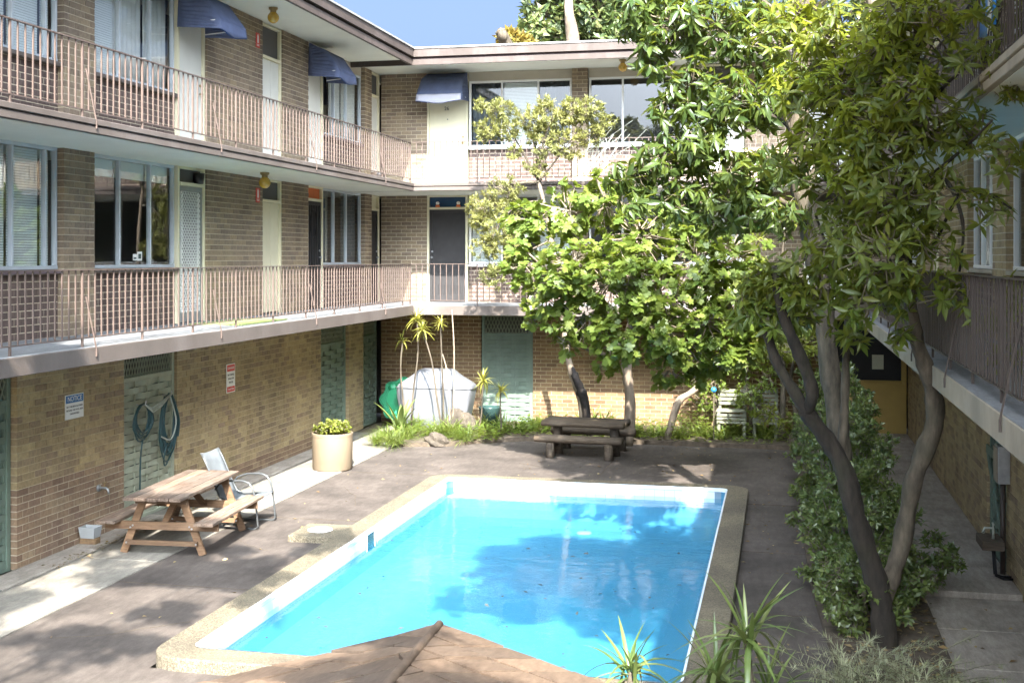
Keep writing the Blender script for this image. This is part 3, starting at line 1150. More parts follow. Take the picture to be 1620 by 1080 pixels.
def tile(ax, x, y):
    if ax not in tm:
        g = MB()
        if ax == 'x':
            g.box(-0.0755, 0.0755, -0.005, 0.005, -0.082, 0.082)
        else:
            g.box(-0.005, 0.005, -0.0755, 0.0755, -0.082, 0.082)
        me = bpy.data.meshes.new('tile')
        me.from_pydata(g.v, [], g.f)
        me.materials.append(M['tile'])
        tm[ax] = me
    share('tile', tm[ax], grout, (x + random.uniform(-0.0008, 0.0008), y + random.uniform(-0.0008, 0.0008), -0.019))


x = IX0 + 0.175
while x < IX1 - 0.15:
    tile('x', x, IY1 - 0.006)
    x += 0.155
y = IY0 + 0.175
while y < IY1 - 0.15:
    if not 15.03 < y < 15.53:
        tile('y', IX0 + 0.006, y)
    tile('y', IX1 - 0.006, y)
    y += 0.155
# skimmer: box in the coping, round lid and mouth
mb = MB()
mb.box(-6.28, PX0 + 0.03, 14.85, 15.60, -0.03, CZ - 0.035)
build(mb, 'skimmer_box', 'coping', pool, bevel=0.012)
mb = MB()
mb.lathe([(0.0, 0.012), (0.15, 0.012), (0.165, 0.006), (0.165, -0.01)], (-5.98, 15.24, CZ - 0.034), 28)
build(mb, 'skimmer_lid', 'white', pool, smooth=True)
mb = MB()
mb.box(IX0 - 0.02, IX0 + 0.002, 15.11, 15.45, -0.14, 0.07)
mb.box(IX0, IX0 + 0.012, 15.10, 15.125, -0.14, 0.07, 1)
mb.box(IX0, IX0 + 0.012, 15.435, 15.46, -0.14, 0.07, 1)
build(mb, 'skimmer_mouth', ['bin_green', 'white'], pool)
mb = MB()
mb.lathe([(0.0, 0.025), (0.10, 0.02), (0.12, 0.0)], (-2.95, 18.45, -0.52), 20)
build(mb, 'drain_cover', 'grout', pool, smooth=True)
mb = MB()
mb.box(IX0 + 0.0005, IX0 + 0.0006, 0, 0, 0, 0) if False else None
wp = rrect(IX0 + 0.002, IX1 - 0.002, IY0 + 0.002, IY1 - 0.002, 0.089)
mb.face([(x, y, WZ) for x, y in wp])
struct(mb, 'water', 'water')

# ================================================================== WINGS
def slab(parent, x0, x1, y0, y1, edge, two, mat, right=False):
    """floor slab; 'edge' names the outer side ('+x', '-y', '-x')"""
    z1 = Z2 if two else Z1
    mb = MB()
    if two:
        zs = [(z1 - 0.165, z1 - 0.085, 0.0), (z1 - 0.085, z1 - 0.070, 0.014), (z1 - 0.070, z1 - 0.004, -0.012)]
    else:
        zs = [(z1 - 0.20, z1 - 0.004, 0.0)]
    for za, zb, off in zs:
        a0, a1, b0_, b1 = x0, x1, y0, y1
        if edge == '+x':
            a1 -= off
        elif edge == '-x':
            a0 += off
        else:
            b0_ += off
        mb.box(a0, a1, b0_, b1, za, zb)
    s = build(mb, 'balcony_slab', mat, parent, bevel=0.006, seg=1)
    mb = MB()
    i = 0.012
    mb.box(x0 + i, x1 - i, y0 + i, y1 - i, z1 - 0.0035, z1)
    build(mb, 'balcony_floor', 'slab_floor', parent)
    mb = MB()
    zb = z1 - (0.165 if two else 0.20)
    i = 0.06
    mb.box(x0 + i, x1 - i, y0 + i, y1 - i, zb - 0.006, zb - 0.002)
    build(mb, 'soffit', 'soffit', parent)
    return s


def roof(parent, x0, x1, y0, y1, edge):
    mb = MB()
    for za, zb, off, mi in ((7.72, 7.835, 0.03, 0), (7.835, 7.885, 0.10, 1), (7.885, 8.05, 0.0, 0), (8.05, 8.085, -0.02, 2)):
        a0, a1, b0_, b1 = x0, x1, y0, y1
        if edge == '+x':
            a1 -= off
        elif edge == '-x':
            a0 += off
        else:
            b0_ += off
        if za < 7.73:
            th = 0.06
            if edge == '+x':
                a0 = a1 - th
            elif edge == '-x':
                a1 = a0 + th
            else:
                b1 = b0_ + th
        mb.box(a0, a1, b0_, b1, za, zb, mi)
    r = build(mb, 'roof', ['fascia', 'fascia_dark', 'roofing'], parent)
    mb = MB()
    a0, a1, b0_, b1 = x0, x1, y0, y1
    if edge == '+x':
        a1 -= 0.092
    elif edge == '-x':
        a0 += 0.092
    else:
        b0_ += 0.092
    mb.box(a0, a1, b0_, b1, 7.825, 7.833)
    build(mb, 'eave_soffit', 'soffit', r)
    return r


def levels():
    return ((Z1, ZC1, 3.55, 5.08, 4.79, 5.085), (Z2, ZC2 - 0.03, 6.15, 7.62, 7.32, 7.81))


# ---- left wing
lw = thing('apartment_wing', 'long brown brick apartment wing with two railed balconies above the hose screens', 'apartment building', (-8.83, 15.0, 0))
reg = [(9.0, 11.25, 0, 2.5, 0, 'brick_tan', 'mortar_tan'), (12.80, 15.20, 0, 0.946, 0, 'brick_umber', 'mortar_pale'), (12.80, 15.20, 0.946, 2.5, 0, 'brick_tan', 'mortar_tan'), (16.71, 22.55, 0, 0.258, 0, 'brick_umber', 'mortar_tan'), (16.71, 22.55, 0.258, 2.5, 0, 'brick_tan', 'mortar_tan'), (24.13, 25.03, 0, 2.5, 0, 'brick_tan', 'mortar_tan')]
for z0, zc, zs, zh, zd, zt in levels():
    for a, b in ((9.0, 11.2), (13.77, 14.47), (17.68, 19.79), (20.68, 21.90), (25.12, 25.58)):
        reg.append((a, b, z0, zc, 0, 'brick_brown', 'mortar_pale'))
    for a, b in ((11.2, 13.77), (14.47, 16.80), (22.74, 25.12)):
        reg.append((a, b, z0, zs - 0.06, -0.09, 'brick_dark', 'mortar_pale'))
brickwork(LW, reg, lw, 300)
mb = MB()
LW.box(mb, 8.9, 27.6, 0, 7.8, -1.45, -1.32)
LW.box(mb, 8.85, 8.99, 0, 7.8, -1.32, -0.02)
build(mb, 'inner_wall', 'interior', lw)
slab(lw, -10.2, -7.50, 7.0, 24.396, '+x', False, 'slab')
slab(lw, -10.2, -7.50, 7.0, 24.396, '+x', True, 'slab')
roof(lw, -16.0, -7.50, 3.0, 24.38, '+x')
lev = levels()
for li, (z0, zc, zs, zh, zd, zt) in enumerate(lev):
    window(LW, lw, 11.24, 13.75, zs, zh, -0.10, [12.83, 13.50], 'blind', sill='fascia_dark' if li == 0 else 'slab')
    window(LW, lw, 14.47, 16.78, zs, zh, -0.10, [15.23, 16.07], 'half' if li == 0 else ['blind', 'curtain', 'curtain'], sill='slab')
    window(LW, lw, 22.76, 25.10, zs, zh, -0.10, [23.48, 24.2], ['curtain_dark', 'dark', 'curtain_dark'] if li == 0 else ['dark', 'curtain', 'curtain'], sill='fascia_dark')
    if li == 0:
        door(LW, lw, 16.80, 17.68, z0, zd, zt, -0.06, 'door_grey', 'cream', 'interior', 'white_grille', 0)
        door(LW, lw, 19.79, 20.68, z0, zd - 0.12, zt, -0.06, 'cream', 'cream', 'interior', 'pair', 0)
        door(LW, lw, 21.90, 22.74, z0, zd, zt, -0.06, 'black', 'cream', 'orange', 'ornate', 1)
        door(LW, lw, 25.58, 26.20, z0, zd - 0.05, zt, -0.06, 'dark_screen', 'cream', 'cream', 'screen', 1)
    else:
        door(LW, lw, 16.80, 17.68, z0, zd, zt, -0.06, 'cream_pale', 'cream', 'interior', 'flush', 1)
        door(LW, lw, 19.79, 20.68, z0, zd - 0.12, zt, -0.06, 'cream_pale', 'cream', 'interior', 'pair', 0)
        door(LW, lw, 21.90, 22.74, z0, zd, zt, -0.06, 'cream_pale', 'cream', 'interior', 'flush', 0)
        door(LW, lw, 25.58, 26.20, z0, zd - 0.05, zt, -0.06, 'cream_pale', 'cream', 'interior', 'flush', 0)
        for a, b in ((11.24, 13.75), (14.47, 16.78), (22.76, 25.10)):
            mb = MB()
            LW.box(mb, a, b, zh + 0.004, 7.82, -0.14, -0.075)
            build(mb, 'head_panel', 'panel_beige', lw)
weave_screen(LW, lw, 11.27, 12.78, 0.0, 2.49, -0.09, 'green_paint', 0.5)
weave_screen(LW, lw, 15.21, 16.70, 0.0, 2.49, -0.06, 'green_pale', 0.5)
weave_screen(LW, lw, 22.56, 24.12, 0.0, 2.49, -0.09, 'green_paint', 0.55)
weave_screen(LW, lw, 25.04, 26.12, 0.0, 2.49, -0.09, 'green_paint', 0.55)

# ---- back wing
bw = thing('apartment_wing', 'brown brick apartment wing closing the far end of the court behind the trees', 'apartment building', (-3.0, 26.23, 0))
reg = [(-8.83, -6.51, 0, 2.5, 0, 'brick_red', 'mortar_tan'), (-5.33, 0.95, 0, 2.5, 0, 'brick_red', 'mortar_tan')]
for z0, zc, zs, zh, zd, zt in lev:
    for a, b in ((-8.83, -7.76), (-4.46, -4.12), (-0.75, 0.45), (1.4, 2.5)):
        reg.append((a, b, z0, zc, 0, 'brick_brown', 'mortar_pale'))
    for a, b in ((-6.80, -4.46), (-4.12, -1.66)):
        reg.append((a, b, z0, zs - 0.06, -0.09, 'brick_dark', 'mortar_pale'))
brickwork(BW, reg, bw, 300)
mb = MB()
BW.box(mb, -10.2, 3.9, 0, 7.8, -1.45, -1.32)
build(mb, 'inner_wall', 'interior', bw)
slab(bw, -10.2, 3.9, 24.40, 27.6, '-y', False, 'slab')
slab(bw, -10.2, 3.9, 24.40, 27.6, '-y', True, 'slab')
roof(bw, -16.0, 10.0, 24.40, 34.0, '-y')
for li, (z0, zc, zs, zh, zd, zt) in enumerate(lev):
    window(BW, bw, -6.80, -4.48, zs, zh, -0.10, [-6.05, -5.23], ['curtain_dark', 'blind', 'curtain_dark'] if li else ['blind', 'dark', 'blind'], fm='white', sill='white')
    window(BW, bw, -4.10, -1.68, zs, zh, -0.10, [-3.36, -2.5], 'dark', fm='white', sill='white')
    if li == 0:
        door(BW, bw, -7.76, -6.82, z0, zd - 0.02, zt, -0.05, 'dark_screen', 'cream', 'blue_glass', 'screen', -1)
    else:
        d26 = door(BW, bw, -7.76, -6.82, z0, zd, zt, -0.05, 'cream', 'cream', 'interior', 'flush', 1)
        mb = MB()
        text_mesh(mb, '26', 0.115, BW.text(-7.31, 7.02, -0.055))
        build(mb, 'door_number', 'ink', d26)
        mb = MB()
        mb.tube([BW.p(-7.29, 6.78, -0.06), BW.p(-7.29, 6.78, -0.045)], 0.013, 10)
        build(mb, 'peephole', 'ink', d26)
        for a, b in ((-6.80, -4.48), (-4.10, -1.68)):
            mb = MB()
            BW.box(mb, a, b, zh + 0.004, 7.82, -0.14, -0.075)
            build(mb, 'head_panel', 'panel_beige', bw)
    door(BW, bw, -1.66, -0.77, z0, zd, zt, -0.05, 'cream_pale', 'cream', 'interior', 'flush', 1)
    door(BW, bw, 0.47, 1.38, z0, zd, zt, -0.05, 'cream_pale', 'cream', 'interior', 'flush', 1)
weave_screen(BW, bw, -6.50, -5.34, 0.0, 2.49, -0.06, 'green_paint', 0.5, dark_back=False)
# the ochre store with its dark opening at the right end
mb = MB()
BW.box(mb, 0.96, 2.52, 0, 1.10, -0.10, -0.02)
BW.box(mb, 0.96, 1.06, 1.104, 2.48, -0.10, -0.015)
BW.box(mb, 2.42, 2.52, 1.104, 2.48, -0.10, -0.015)
BW.box(mb, 1.064, 2.416, 2.38, 2.48, -0.10, -0.018)
BW.box(mb, 1.064, 2.416, 1.104, 1.15, -0.10, -0.005)
st = build(mb, 'store_front', 'ochre', bw, bevel=0.004)
mb = MB()
BW.box(mb, 1.07, 2.41, 1.155, 2.375, -0.075, -0.07)
build(mb, 'dark_room_pane', 'black', st)  # black sheet stands in for the unlit room behind the opening
mb = MB()
BW.box(mb, 1.84, 2.07, 1.38, 1.68, -0.066, -0.063)
build(mb, 'paper_notice', 'paper', st)

# ---- right wing
rw = thing('apartment_wing', 'shaded brick apartment wing along the right edge behind the big tree', 'apartment building', (2.54, 15.0, 0))
reg = [(8.0, 14.98, 0, 2.5, 0, 'brick_tan', 'mortar_tan'), (16.32, 26.2, 0, 2.5, 0, 'brick_tan', 'mortar_tan')]
for z0, zc, zs, zh, zd, zt in lev:
    for a, b in ((8.0, 10.0), (15.02, 15.92), (18.0, 21.2), (22.1, 23.2)):
        reg.append((a, b, z0, zc, 0, 'brick_tan' if z0 < 3 else 'brick_brown', 'mortar_pale'))
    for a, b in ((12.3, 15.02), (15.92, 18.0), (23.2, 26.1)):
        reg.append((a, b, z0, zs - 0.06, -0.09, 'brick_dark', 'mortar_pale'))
brickwork(RW, reg, rw, 300)
mb = MB()
RW.box(mb, -3.0, 27.6, 0, 7.8, -1.45, -1.32)
RW.box(mb, -3.0, 7.99, 0, 7.8, -1.30, -0.02)
build(mb, 'inner_wall', 'interior', rw)
slab(rw, 1.37, 3.9, -3.0, 24.396, '-x', False, 'slab_right')
slab(rw, 1.65, 3.9, -3.0, 24.396, '-x', True, 'slab_right')
roof(rw, 1.62, 10.0, -3.0, 24.38, '-x')
for li, (z0, zc, zs, zh, zd, zt) in enumerate(lev):
    window(RW, rw, 12.32, 15.0, zs, zh, -0.10, [13.2, 14.1], 'curtain_dark', fm='white', sill='slab_right')
    window(RW, rw, 15.94, 17.98, zs, zh, -0.10, [16.6, 17.3], ['curtain', 'curtain', 'dark'], fm='white', sill='slab_right')
    window(RW, rw, 23.22, 26.1, zs, zh, -0.10, [24.2, 25.1], 'dark', fm='white', sill='slab_right')
    door(RW, rw, 21.22, 22.08, z0, zd, zt, -0.06, 'cream', 'cream', 'interior', 'flush', 1)
    door(RW, rw, 10.02, 10.9, z0, zd, zt, -0.06, 'cream', 'cream', 'interior', 'flush', 1)
    mb = MB()
    RW.box(mb, 10.92, 12.28, z0, zc - 0.01, -0.14, -0.05)
    build(mb, 'wall_panel', 'panel_beige', rw)
ws = weave_screen(RW, rw, 15.0, 16.30, 0.02, 2.49, -0.05, 'green_paint', 0.1)
mb = MB()
mb.bar(RW.p(15.1, 0.25, 0.012), RW.p(16.2, 1.25, 0.012), 0.02, 0.09, (0, 0, 1))
RW.box(mb, 15.08, 16.22, 1.25, 1.36, 0.002, 0.03)
build(mb, 'brace', 'green_paint', ws, bevel=0.003)

# ================================================================== RAILINGS
def railing(name, label, group, a, b, zf, out, mat, brace_at, post_step=1.3, sp=0.13, level_gap=0.10, hgt=0.86):
    """a, b: ends (x, y); out: unit vector to the court"""
    a, b = Vector((a[0], a[1], 0)), Vector((b[0], b[1], 0))
    d = (b - a)
    L = d.length
    d.normalize()
    o = Vector((out[0], out[1], 0))
    rt = thing(name, label, 'railing', (a.x, a.y, zf), group)
    up = Vector((0, 0, 1))
    mb = MB()
    mb.bar(a + up * (zf + hgt), b + up * (zf + hgt), 0.04, 0.012)
    build(mb, 'top_rail', mat, rt)
    mb = MB()
    mb.bar(a + up * (zf + level_gap), b + up * (zf + level_gap), 0.028, 0.012)
    build(mb, 'bottom_rail', mat, rt)
    g = MB()
    hh = hgt - level_gap - 0.012
    g.box(-0.0075, 0.0075, -0.0075, 0.0075, -hh / 2, hh / 2)
    me = bpy.data.meshes.new('baluster')
    me.from_pydata(g.v, [], g.f)
    me.materials.append(M[mat])
    n = int(L / sp)
    ps = max(2, round(post_step / sp))
    g = MB()
    g.box(-0.0115, 0.0115, -0.0115, 0.0115, -(hgt - 0.006) / 2, (hgt - 0.006) / 2)
    mp = bpy.data.meshes.new('post')
    mp.from_pydata(g.v, [], g.f)
    mp.materials.append(M[mat])
    for k in range(n + 1):
        p = a + d * (L * k / n)
        if k % ps == 0 or k == n:
            share('post', mp, rt, p + up * (zf + (hgt - 0.006) / 2))
        else:
            share('baluster', me, rt, p + up * (zf + level_gap + 0.006 + hh / 2), (random.uniform(-0.006, 0.006), random.uniform(-0.006, 0.006), 0))
    for s in brace_at:
        p = a + d * s
        g = MB()
        g.bar(p + up * (zf + 0.56) + o * 0.01, p + o * 0.122 + up * (zf - 0.03) + d * 0.03, 0.012, 0.012, d)
        g.bar(p + o * 0.122 + up * (zf - 0.03) + d * 0.03, p + o * 0.122 + up * (zf - 0.11) + d * 0.03, 0.016, 0.012, d)
        build(g, 'brace', mat, rt)


GR = 'balcony railings round the court'
railing('balcony_railing', 'brown bar railing on the lower left balcony, above the notice sign', GR, (-7.61, 8.3), (-7.61, 24.50), Z1, (1, 0), 'rail', [3.98, 7.1, 10.6, 14.2])
railing('balcony_railing', 'brown bar railing on the upper left balcony, under the two side awnings', GR, (-7.61, 8.3), (-7.61, 24.50), Z2, (1, 0), 'rail', [3.98, 7.1, 10.6, 14.2])
railing('balcony_railing', 'bar railing on the lower far balcony, in front of the dark screen door', GR, (-7.61, 24.51), (1.48, 24.51), Z1, (0, -1), 'rail', [4.0], 1.4)
railing('balcony_railing', 'bar railing on the upper far balcony, in front of door 26', GR, (-7.61, 24.51), (1.48, 24.51), Z2, (0, -1), 'rail', [4.0], 1.4)
railing('balcony_railing', 'dark bar railing on the lower right balcony, behind the right tree stem', GR, (1.48, 5.0), (1.48, 24.50), Z1, (-1, 0), 'rail_dark', [3.2, 5.9, 8.6, 11.5], 1.3)
railing('balcony_railing', 'dark bar railing on the upper right balcony, seen through the treetop', GR, (1.76, 5.0), (1.76, 24.50), Z2, (-1, 0), 'rail_dark', [3.2, 5.9, 8.6], 1.3)

# ================================================================== FIXTURES
def awning(fr, s0, s1, label, prof, flare=0.05):
    t = thing('awning', label, 'awning', fr.p((s0 + s1) / 2, prof[-1][1], 0.3), 'blue canvas door awnings')
    n = 12
    rows = []
    # resample the profile
    pp = []
    for i in range(len(prof) - 1):
        m = 4
        for k in range(m):
            f = k / m
            pp.append((prof[i][0] + (prof[i + 1][0] - prof[i][0]) * f, prof[i][1] + (prof[i + 1][1] - prof[i][1]) * f))
    pp.append(prof[-1])
    mb, edge = MB(), MB()
    zt, zb = prof[0][1], prof[-1][1]
    for i, (d, z) in enumerate(pp):
        row = []
        fl = flare * (zt - z) / (zt - zb)
        for k in range(n + 1):
            f = k / n
            s = s0 - fl + (s1 - s0 + 2 * fl) * f
            sag = 0.022 * math.sin(math.pi * f) * math.sin(math.pi * min(1, i / (len(pp) - 1) * 1.6) * 2)
            wr = 0.006 * math.sin(k * 0.8 + i * 0.5) * math.sin(math.pi * f)
            zz = z + (0.028 * math.cos(f * math.pi * 2) - 0.02 if i == len(pp) - 1 else 0)
            row.append(fr.p(s, zz - abs(wr) * 0.6, d - sag * 0.5 + wr))
        rows.append(row)
    nv = len(rows) - 5
    for i in range(len(rows) - 1):
        for k in range(n):
            (mb if i < nv else edge).face((rows[i][k], rows[i][k + 1], rows[i + 1][k + 1], rows[i + 1][k]))
    o = build(mb, 'canopy', 'awning', t, smooth=True)
    o.modifiers.new('edge', 'EDGE_SPLIT').split_angle = R(13)
    o.modifiers.new('cloth', 'SOLIDIFY').thickness = 0.004
    build(edge, 'valance', 'awning_edge' if fr.k == 'back' else 'awning', t, smooth=True, solid=0.004)
    # side gores
    for sd in (0, n):
        g = MB()
        w = [fr.p((s0 if sd == 0 else s1), zt - 0.02, 0.012), fr.p((s0 if sd == 0 else s1) + (-flare if sd == 0 else flare), zb + 0.06, 0.012)]
        m = 5
        for i in range(len(rows) - 1):
            a, b = rows[i][sd], rows[i + 1][sd]
            f0, f1 = i / (len(rows) - 1), (i + 1) / (len(rows) - 1)
            wa, wb = w[0].lerp(w[1], f0), w[0].lerp(w[1], f1)
            for j in range(m):
                q = []
                for (p0, p1, jj) in ((wa, a, j), (wa, a, j + 1), (wb, b, j + 1), (wb, b, j)):
                    q.append(p0.lerp(p1, jj / m) + (fr.p(1, 0, 0) - fr.p(0, 0, 0)) * 0.012 * math.sin(jj * 2.2 + i * 0.7) * (0 if jj in (0, m) else 1))
                g.face(q)
        build(g, 'side_panel', 'awning', t, smooth=True, solid=0.003)
    g = MB()
    zf = prof[-2][1] - 0.01
    df = prof[-2][0] - 0.03
    g.tube([fr.p(s0 - flare * 0.6, zb + 0.1, 0.02), fr.p(s0 - flare * 0.6, zf, df), fr.p(s1 + flare * 0.6, zf, df), fr.p(s1 + flare * 0.6, zb + 0.1, 0.02)], 0.011, 6)
    g.tube([fr.p((s0 + s1) / 2, zb + 0.16, 0.02), fr.p((s0 + s1) / 2, zf, df)], 0.010, 6)
    build(g, 'hoop_frame', 'white', t)
    g = MB()
    ins = [[r_.copy() for r_ in row] for row in rows]
    for i in range(len(rows) - 1):
        for k in range(n):
            q = [rows[i][k], rows[i][k + 1], rows[i + 1][k + 1], rows[i + 1][k]]
            off = (fr.p(0, 0, -0.012) - fr.p(0, 0, 0)) + Vector((0, 0, -0.010))
            g.face([p + off for p in q])
    build(g, 'lining', 'awning_in', t, smooth=True)
    return t


PROF = [(0.015, 7.80), (0.44, 7.62), (0.72, 7.25), (0.755, 7.10)]
awning(BW, -7.74, -6.82, 'blue canvas awning with pale valance over door 26', PROF, 0.05)
awning(LW, 16.74, 17.55, 'blue canvas awning over the pale upper door nearest the camera', [(0.015, 7.80), (0.42, 7.62), (0.70, 7.24), (0.72, 7.08)])
awning(LW, 21.90, 22.76, 'blue canvas awning over the upper door beside the curtained window', [(0.015, 7.80), (0.38, 7.62), (0.63, 7.26), (0.65, 7.10)])


def globe_lamp(loc, label):
    t = thing('ceiling_lamp', label, 'lamp', loc, 'amber globe lamps under the ceilings')
    x, y, z = loc
    mb = MB()
    mb.lathe([(0.0, 0), (0.075, 0), (0.075, -0.03), (0.05, -0.05), (0.05, -0.085), (0.0, -0.085)], loc, 18)
    build(mb, 'lamp_base', 'brass', t, smooth=False)
    mb = MB()
    pr = [(0.05, -0.08)] + [(0.095 * math.sin(a), -0.165 - 0.095 * math.cos(a) * -1) for a in np.linspace(0.55, math.pi, 11)]
    pr = [(r, -0.165 + (z_ + 0.165)) for r, z_ in pr]
    mb.lathe(pr, loc, 20)
    build(mb, 'globe', 'amber', t, smooth=True)


globe_lamp((-8.20, 18.46, 5.078), 'amber glass globe lamp under the left balcony, level with the cream cupboard')
globe_lamp((-8.20, 18.80, 7.823), 'amber glass globe lamp under the left eave, between the two side awnings')
globe_lamp((-3.23, 25.30, 7.823), 'amber glass globe lamp under the far eave, right of the brick pier')


def plate(fr, s0, s1, z0, z1, d=0.012):
    mb = MB()
    fr.box(mb, s0, s1, z0, z1, 0.003, d)
    return mb


def fire_sign(fr, s, z, label):
    t = thing('fire_sign', label, 'sign', fr.p(s, z, 0), 'small red fire signs')
    o = build(plate(fr, s - 0.075, s + 0.075, z - 0.125, z + 0.125), 'sign_plate', 'red_sign', t, bevel=0.003)
    mb = MB()
    fr.box(mb, s - 0.028, s + 0.028, z - 0.045, z + 0.085, 0.012, 0.0135)
    fr.box(mb, s - 0.012, s + 0.012, z + 0.087, z + 0.105, 0.012, 0.0135)
    fr.box(mb, s - 0.05, s + 0.05, z - 0.095, z - 0.085, 0.012, 0.0135)
    fr.box(mb, s - 0.05, s + 0.05, z - 0.075, z - 0.067, 0.012, 0.0135)
    build(mb, 'pictogram', 'white', t)


fire_sign(LW, 19.57, 4.77, 'small red fire sign on brick beside the lower cream cupboard')
fire_sign(LW, 19.57, 7.44, 'small red fire sign on brick beside the upper pale cupboard door')

t = thing('notice_sign', 'white notice sign with blue NOTICE header on the tan brick wall', 'sign', LW.p(13.985, 1.65, 0))
build(plate(LW, 13.78, 14.19, 1.645, 1.955), 'sign_plate', 'white', t)
mb = MB()
LW.box(mb, 13.79, 14.18, 1.85, 1.945, 0.012, 0.0135)
build(mb, 'header', 'blue_sign', t)
mb = MB()
text_mesh(mb, 'NOTICE', 0.088, LW.text(13.985, 1.897, 0.0138))
build(mb, 'header_lettering', 'white', t)
mb = MB()
text_mesh(mb, 'NO CHILDREN ALLOWED', 0.031, LW.text(13.985, 1.80, 0.0125))
text_mesh(mb, 'AROUND THE POOL AREA', 0.031, LW.text(13.985, 1.755, 0.0125))
text_mesh(mb, 'UNSUPERVISED', 0.031, LW.text(13.985, 1.71, 0.0125))
build(mb, 'lettering', 'ink', t)

t = thing('warning_sign', 'tall white sign with red bands at top and foot on the tan brick wall', 'sign', LW.p(18.51, 1.49, 0))
build(plate(LW, 18.35, 18.67, 1.485, 1.955), 'sign_plate', 'white', t, bevel=0.003)
mb = MB()
LW.box(mb, 18.37, 18.65, 1.835, 1.94, 0.0125, 0.0137)
LW.box(mb, 18.37, 18.65, 1.50, 1.585, 0.0125, 0.0137)
build(mb, 'band', 'red_sign', t)
mb = MB()
text_mesh(mb, 'DANGER', 0.058, LW.text(18.51, 1.885, 0.014))
text_mesh(mb, "Don't Dive", 0.047, LW.text(18.51, 1.543, 0.014))
build(mb, 'band_lettering', 'white', t)
mb = MB()
for k, s in enumerate(('NO DIVING', 'SHALLOW', 'WATER')):
    text_mesh(mb, s, 0.045, LW.text(18.51, 1.775 - k * 0.062, 0.0128))
build(mb, 'lettering', 'ink', t)

# window stickers
t = thing('window_sticker', 'two small white stickers on the dark lower left window', 'sticker', LW.p(15.75, 3.66, -0.1))
mb = MB()
LW.box(mb, 15.62, 15.73, 3.655, 3.745, -0.105, -0.103)
build(mb, 'sticker', 'white', t)
mb = MB()
LW.box(mb, 15.74, 15.87, 3.65, 3.78, -0.105, -0.103)
build(mb, 'sticker', 'white', t)
mb = MB()
LW.box(mb, 15.765, 15.845, 3.68, 3.75, -0.1028, -0.1018)
LW.box(mb, 15.64, 15.71, 3.675, 3.70, -0.1028, -0.1018)
build(mb, 'sticker_print', 'hose', t)

# pot and ornaments on the transom ledges
mb = MB()
mb.lathe([(0.0, 0.0), (0.075, 0.0), (0.095, 0.16), (0.085, 0.16), (0.07, 0.03), (0.0, 0.03)], LW.p(17.44, 4.842, -0.022), 14)
tag(build(mb, 'ledge_pot', 'black', smooth=True), 'black pot on the ledge over the white diamond screen door', 'pot')
for s, lab in ((-7.51, 'small orange and white ornament on the blue transom ledge, left one'), (-7.03, 'small orange and white ornament on the blue transom ledge, right one')):
    t = thing('ornament', lab, 'ornament', BW.p(s, 4.822, -0.015), 'ornaments over the dark screen door')
    mb = MB()
    mb.lathe([(0.0, 0), (0.045, 0.0), (0.05, 0.03), (0.03, 0.055), (0.0, 0.055)], BW.p(s, 4.822, -0.015), 12)
    build(mb, 'body', 'orange', t, smooth=True)
    mb = MB()
    mb.lathe([(0.0, 0.05), (0.03, 0.055), (0.045, 0.085), (0.03, 0.115), (0.0, 0.125)], BW.p(s, 4.822, -0.015), 12)
    build(mb, 'head', 'white', t, smooth=True)

# white junction cap at the top of the hose screen
mb = MB()
mb.tube([LW.p(15.32, 2.38, -0.04), LW.p(15.32, 2.38, 0.03)], 0.055, 16)
tag(build(mb, 'bulkhead_light', 'white', smooth=False), 'small round white bulkhead light at the top of the hose screen', 'lamp')


def coil(name, label, s, zc, rs, rz, loops, tail, mat='hose', d=0.05, drop=None):
    t = thing(name, label, 'hose', LW.p(s, zc, d), 'garden hoses hung on the woven screen')
    pts = []
    for k in range(loops):
        a, b = rs * random.uniform(0.72, 1.08), rz * random.uniform(0.78, 1.06)
        off = random.uniform(-0.05, 0.05)
        dd = d + random.uniform(-0.015, 0.03)
        for q in range(18):
            th = 2 * math.pi * q / 18 + math.pi / 2
            pts.append(LW.p(s + off * (1 - math.sin(th)) + a * math.cos(th), zc + b * math.sin(th) + (rz - b), dd + 0.012 * math.sin(q + k)))
    # smooth
    for it in range(2):
        pts = [pts[0]] + [pts[i - 1] * 0.25 + pts[i] * 0.5 + pts[i + 1] * 0.25 for i in range(1, len(pts) - 1)] + [pts[-1]]
    mb = MB()
    mb.tube(pts, 0.0125, 6)
    build(mb, 'coil', mat, t, smooth=True)
    mb = MB()
    for tl in tail:
        q = [LW.p(a, z, e) for a, z, e in tl]
        r = []
        for i in range(len(q) - 1):
            for f in (0, 0.25, 0.5, 0.75):
                r.append(q[i].lerp(q[i + 1], f))
        r.append(q[-1])
        for it in range(3):
            r = [r[0]] + [r[i - 1] * 0.25 + r[i] * 0.5 + r[i + 1] * 0.25 for i in range(1, len(r) - 1)] + [r[-1]]
        mb.tube(r, 0.0115, 6)
    build(mb, 'hose_end', mat, t, smooth=True)
    mb = MB()
    top = zc + rz
    mb.tube([LW.p(s, top - 0.03, -0.05), LW.p(s, top - 0.03, 0.09), LW.p(s, top + 0.03, 0.10)], 0.009, 6)
    build(mb, 'hook', 'steel', t)
    return t


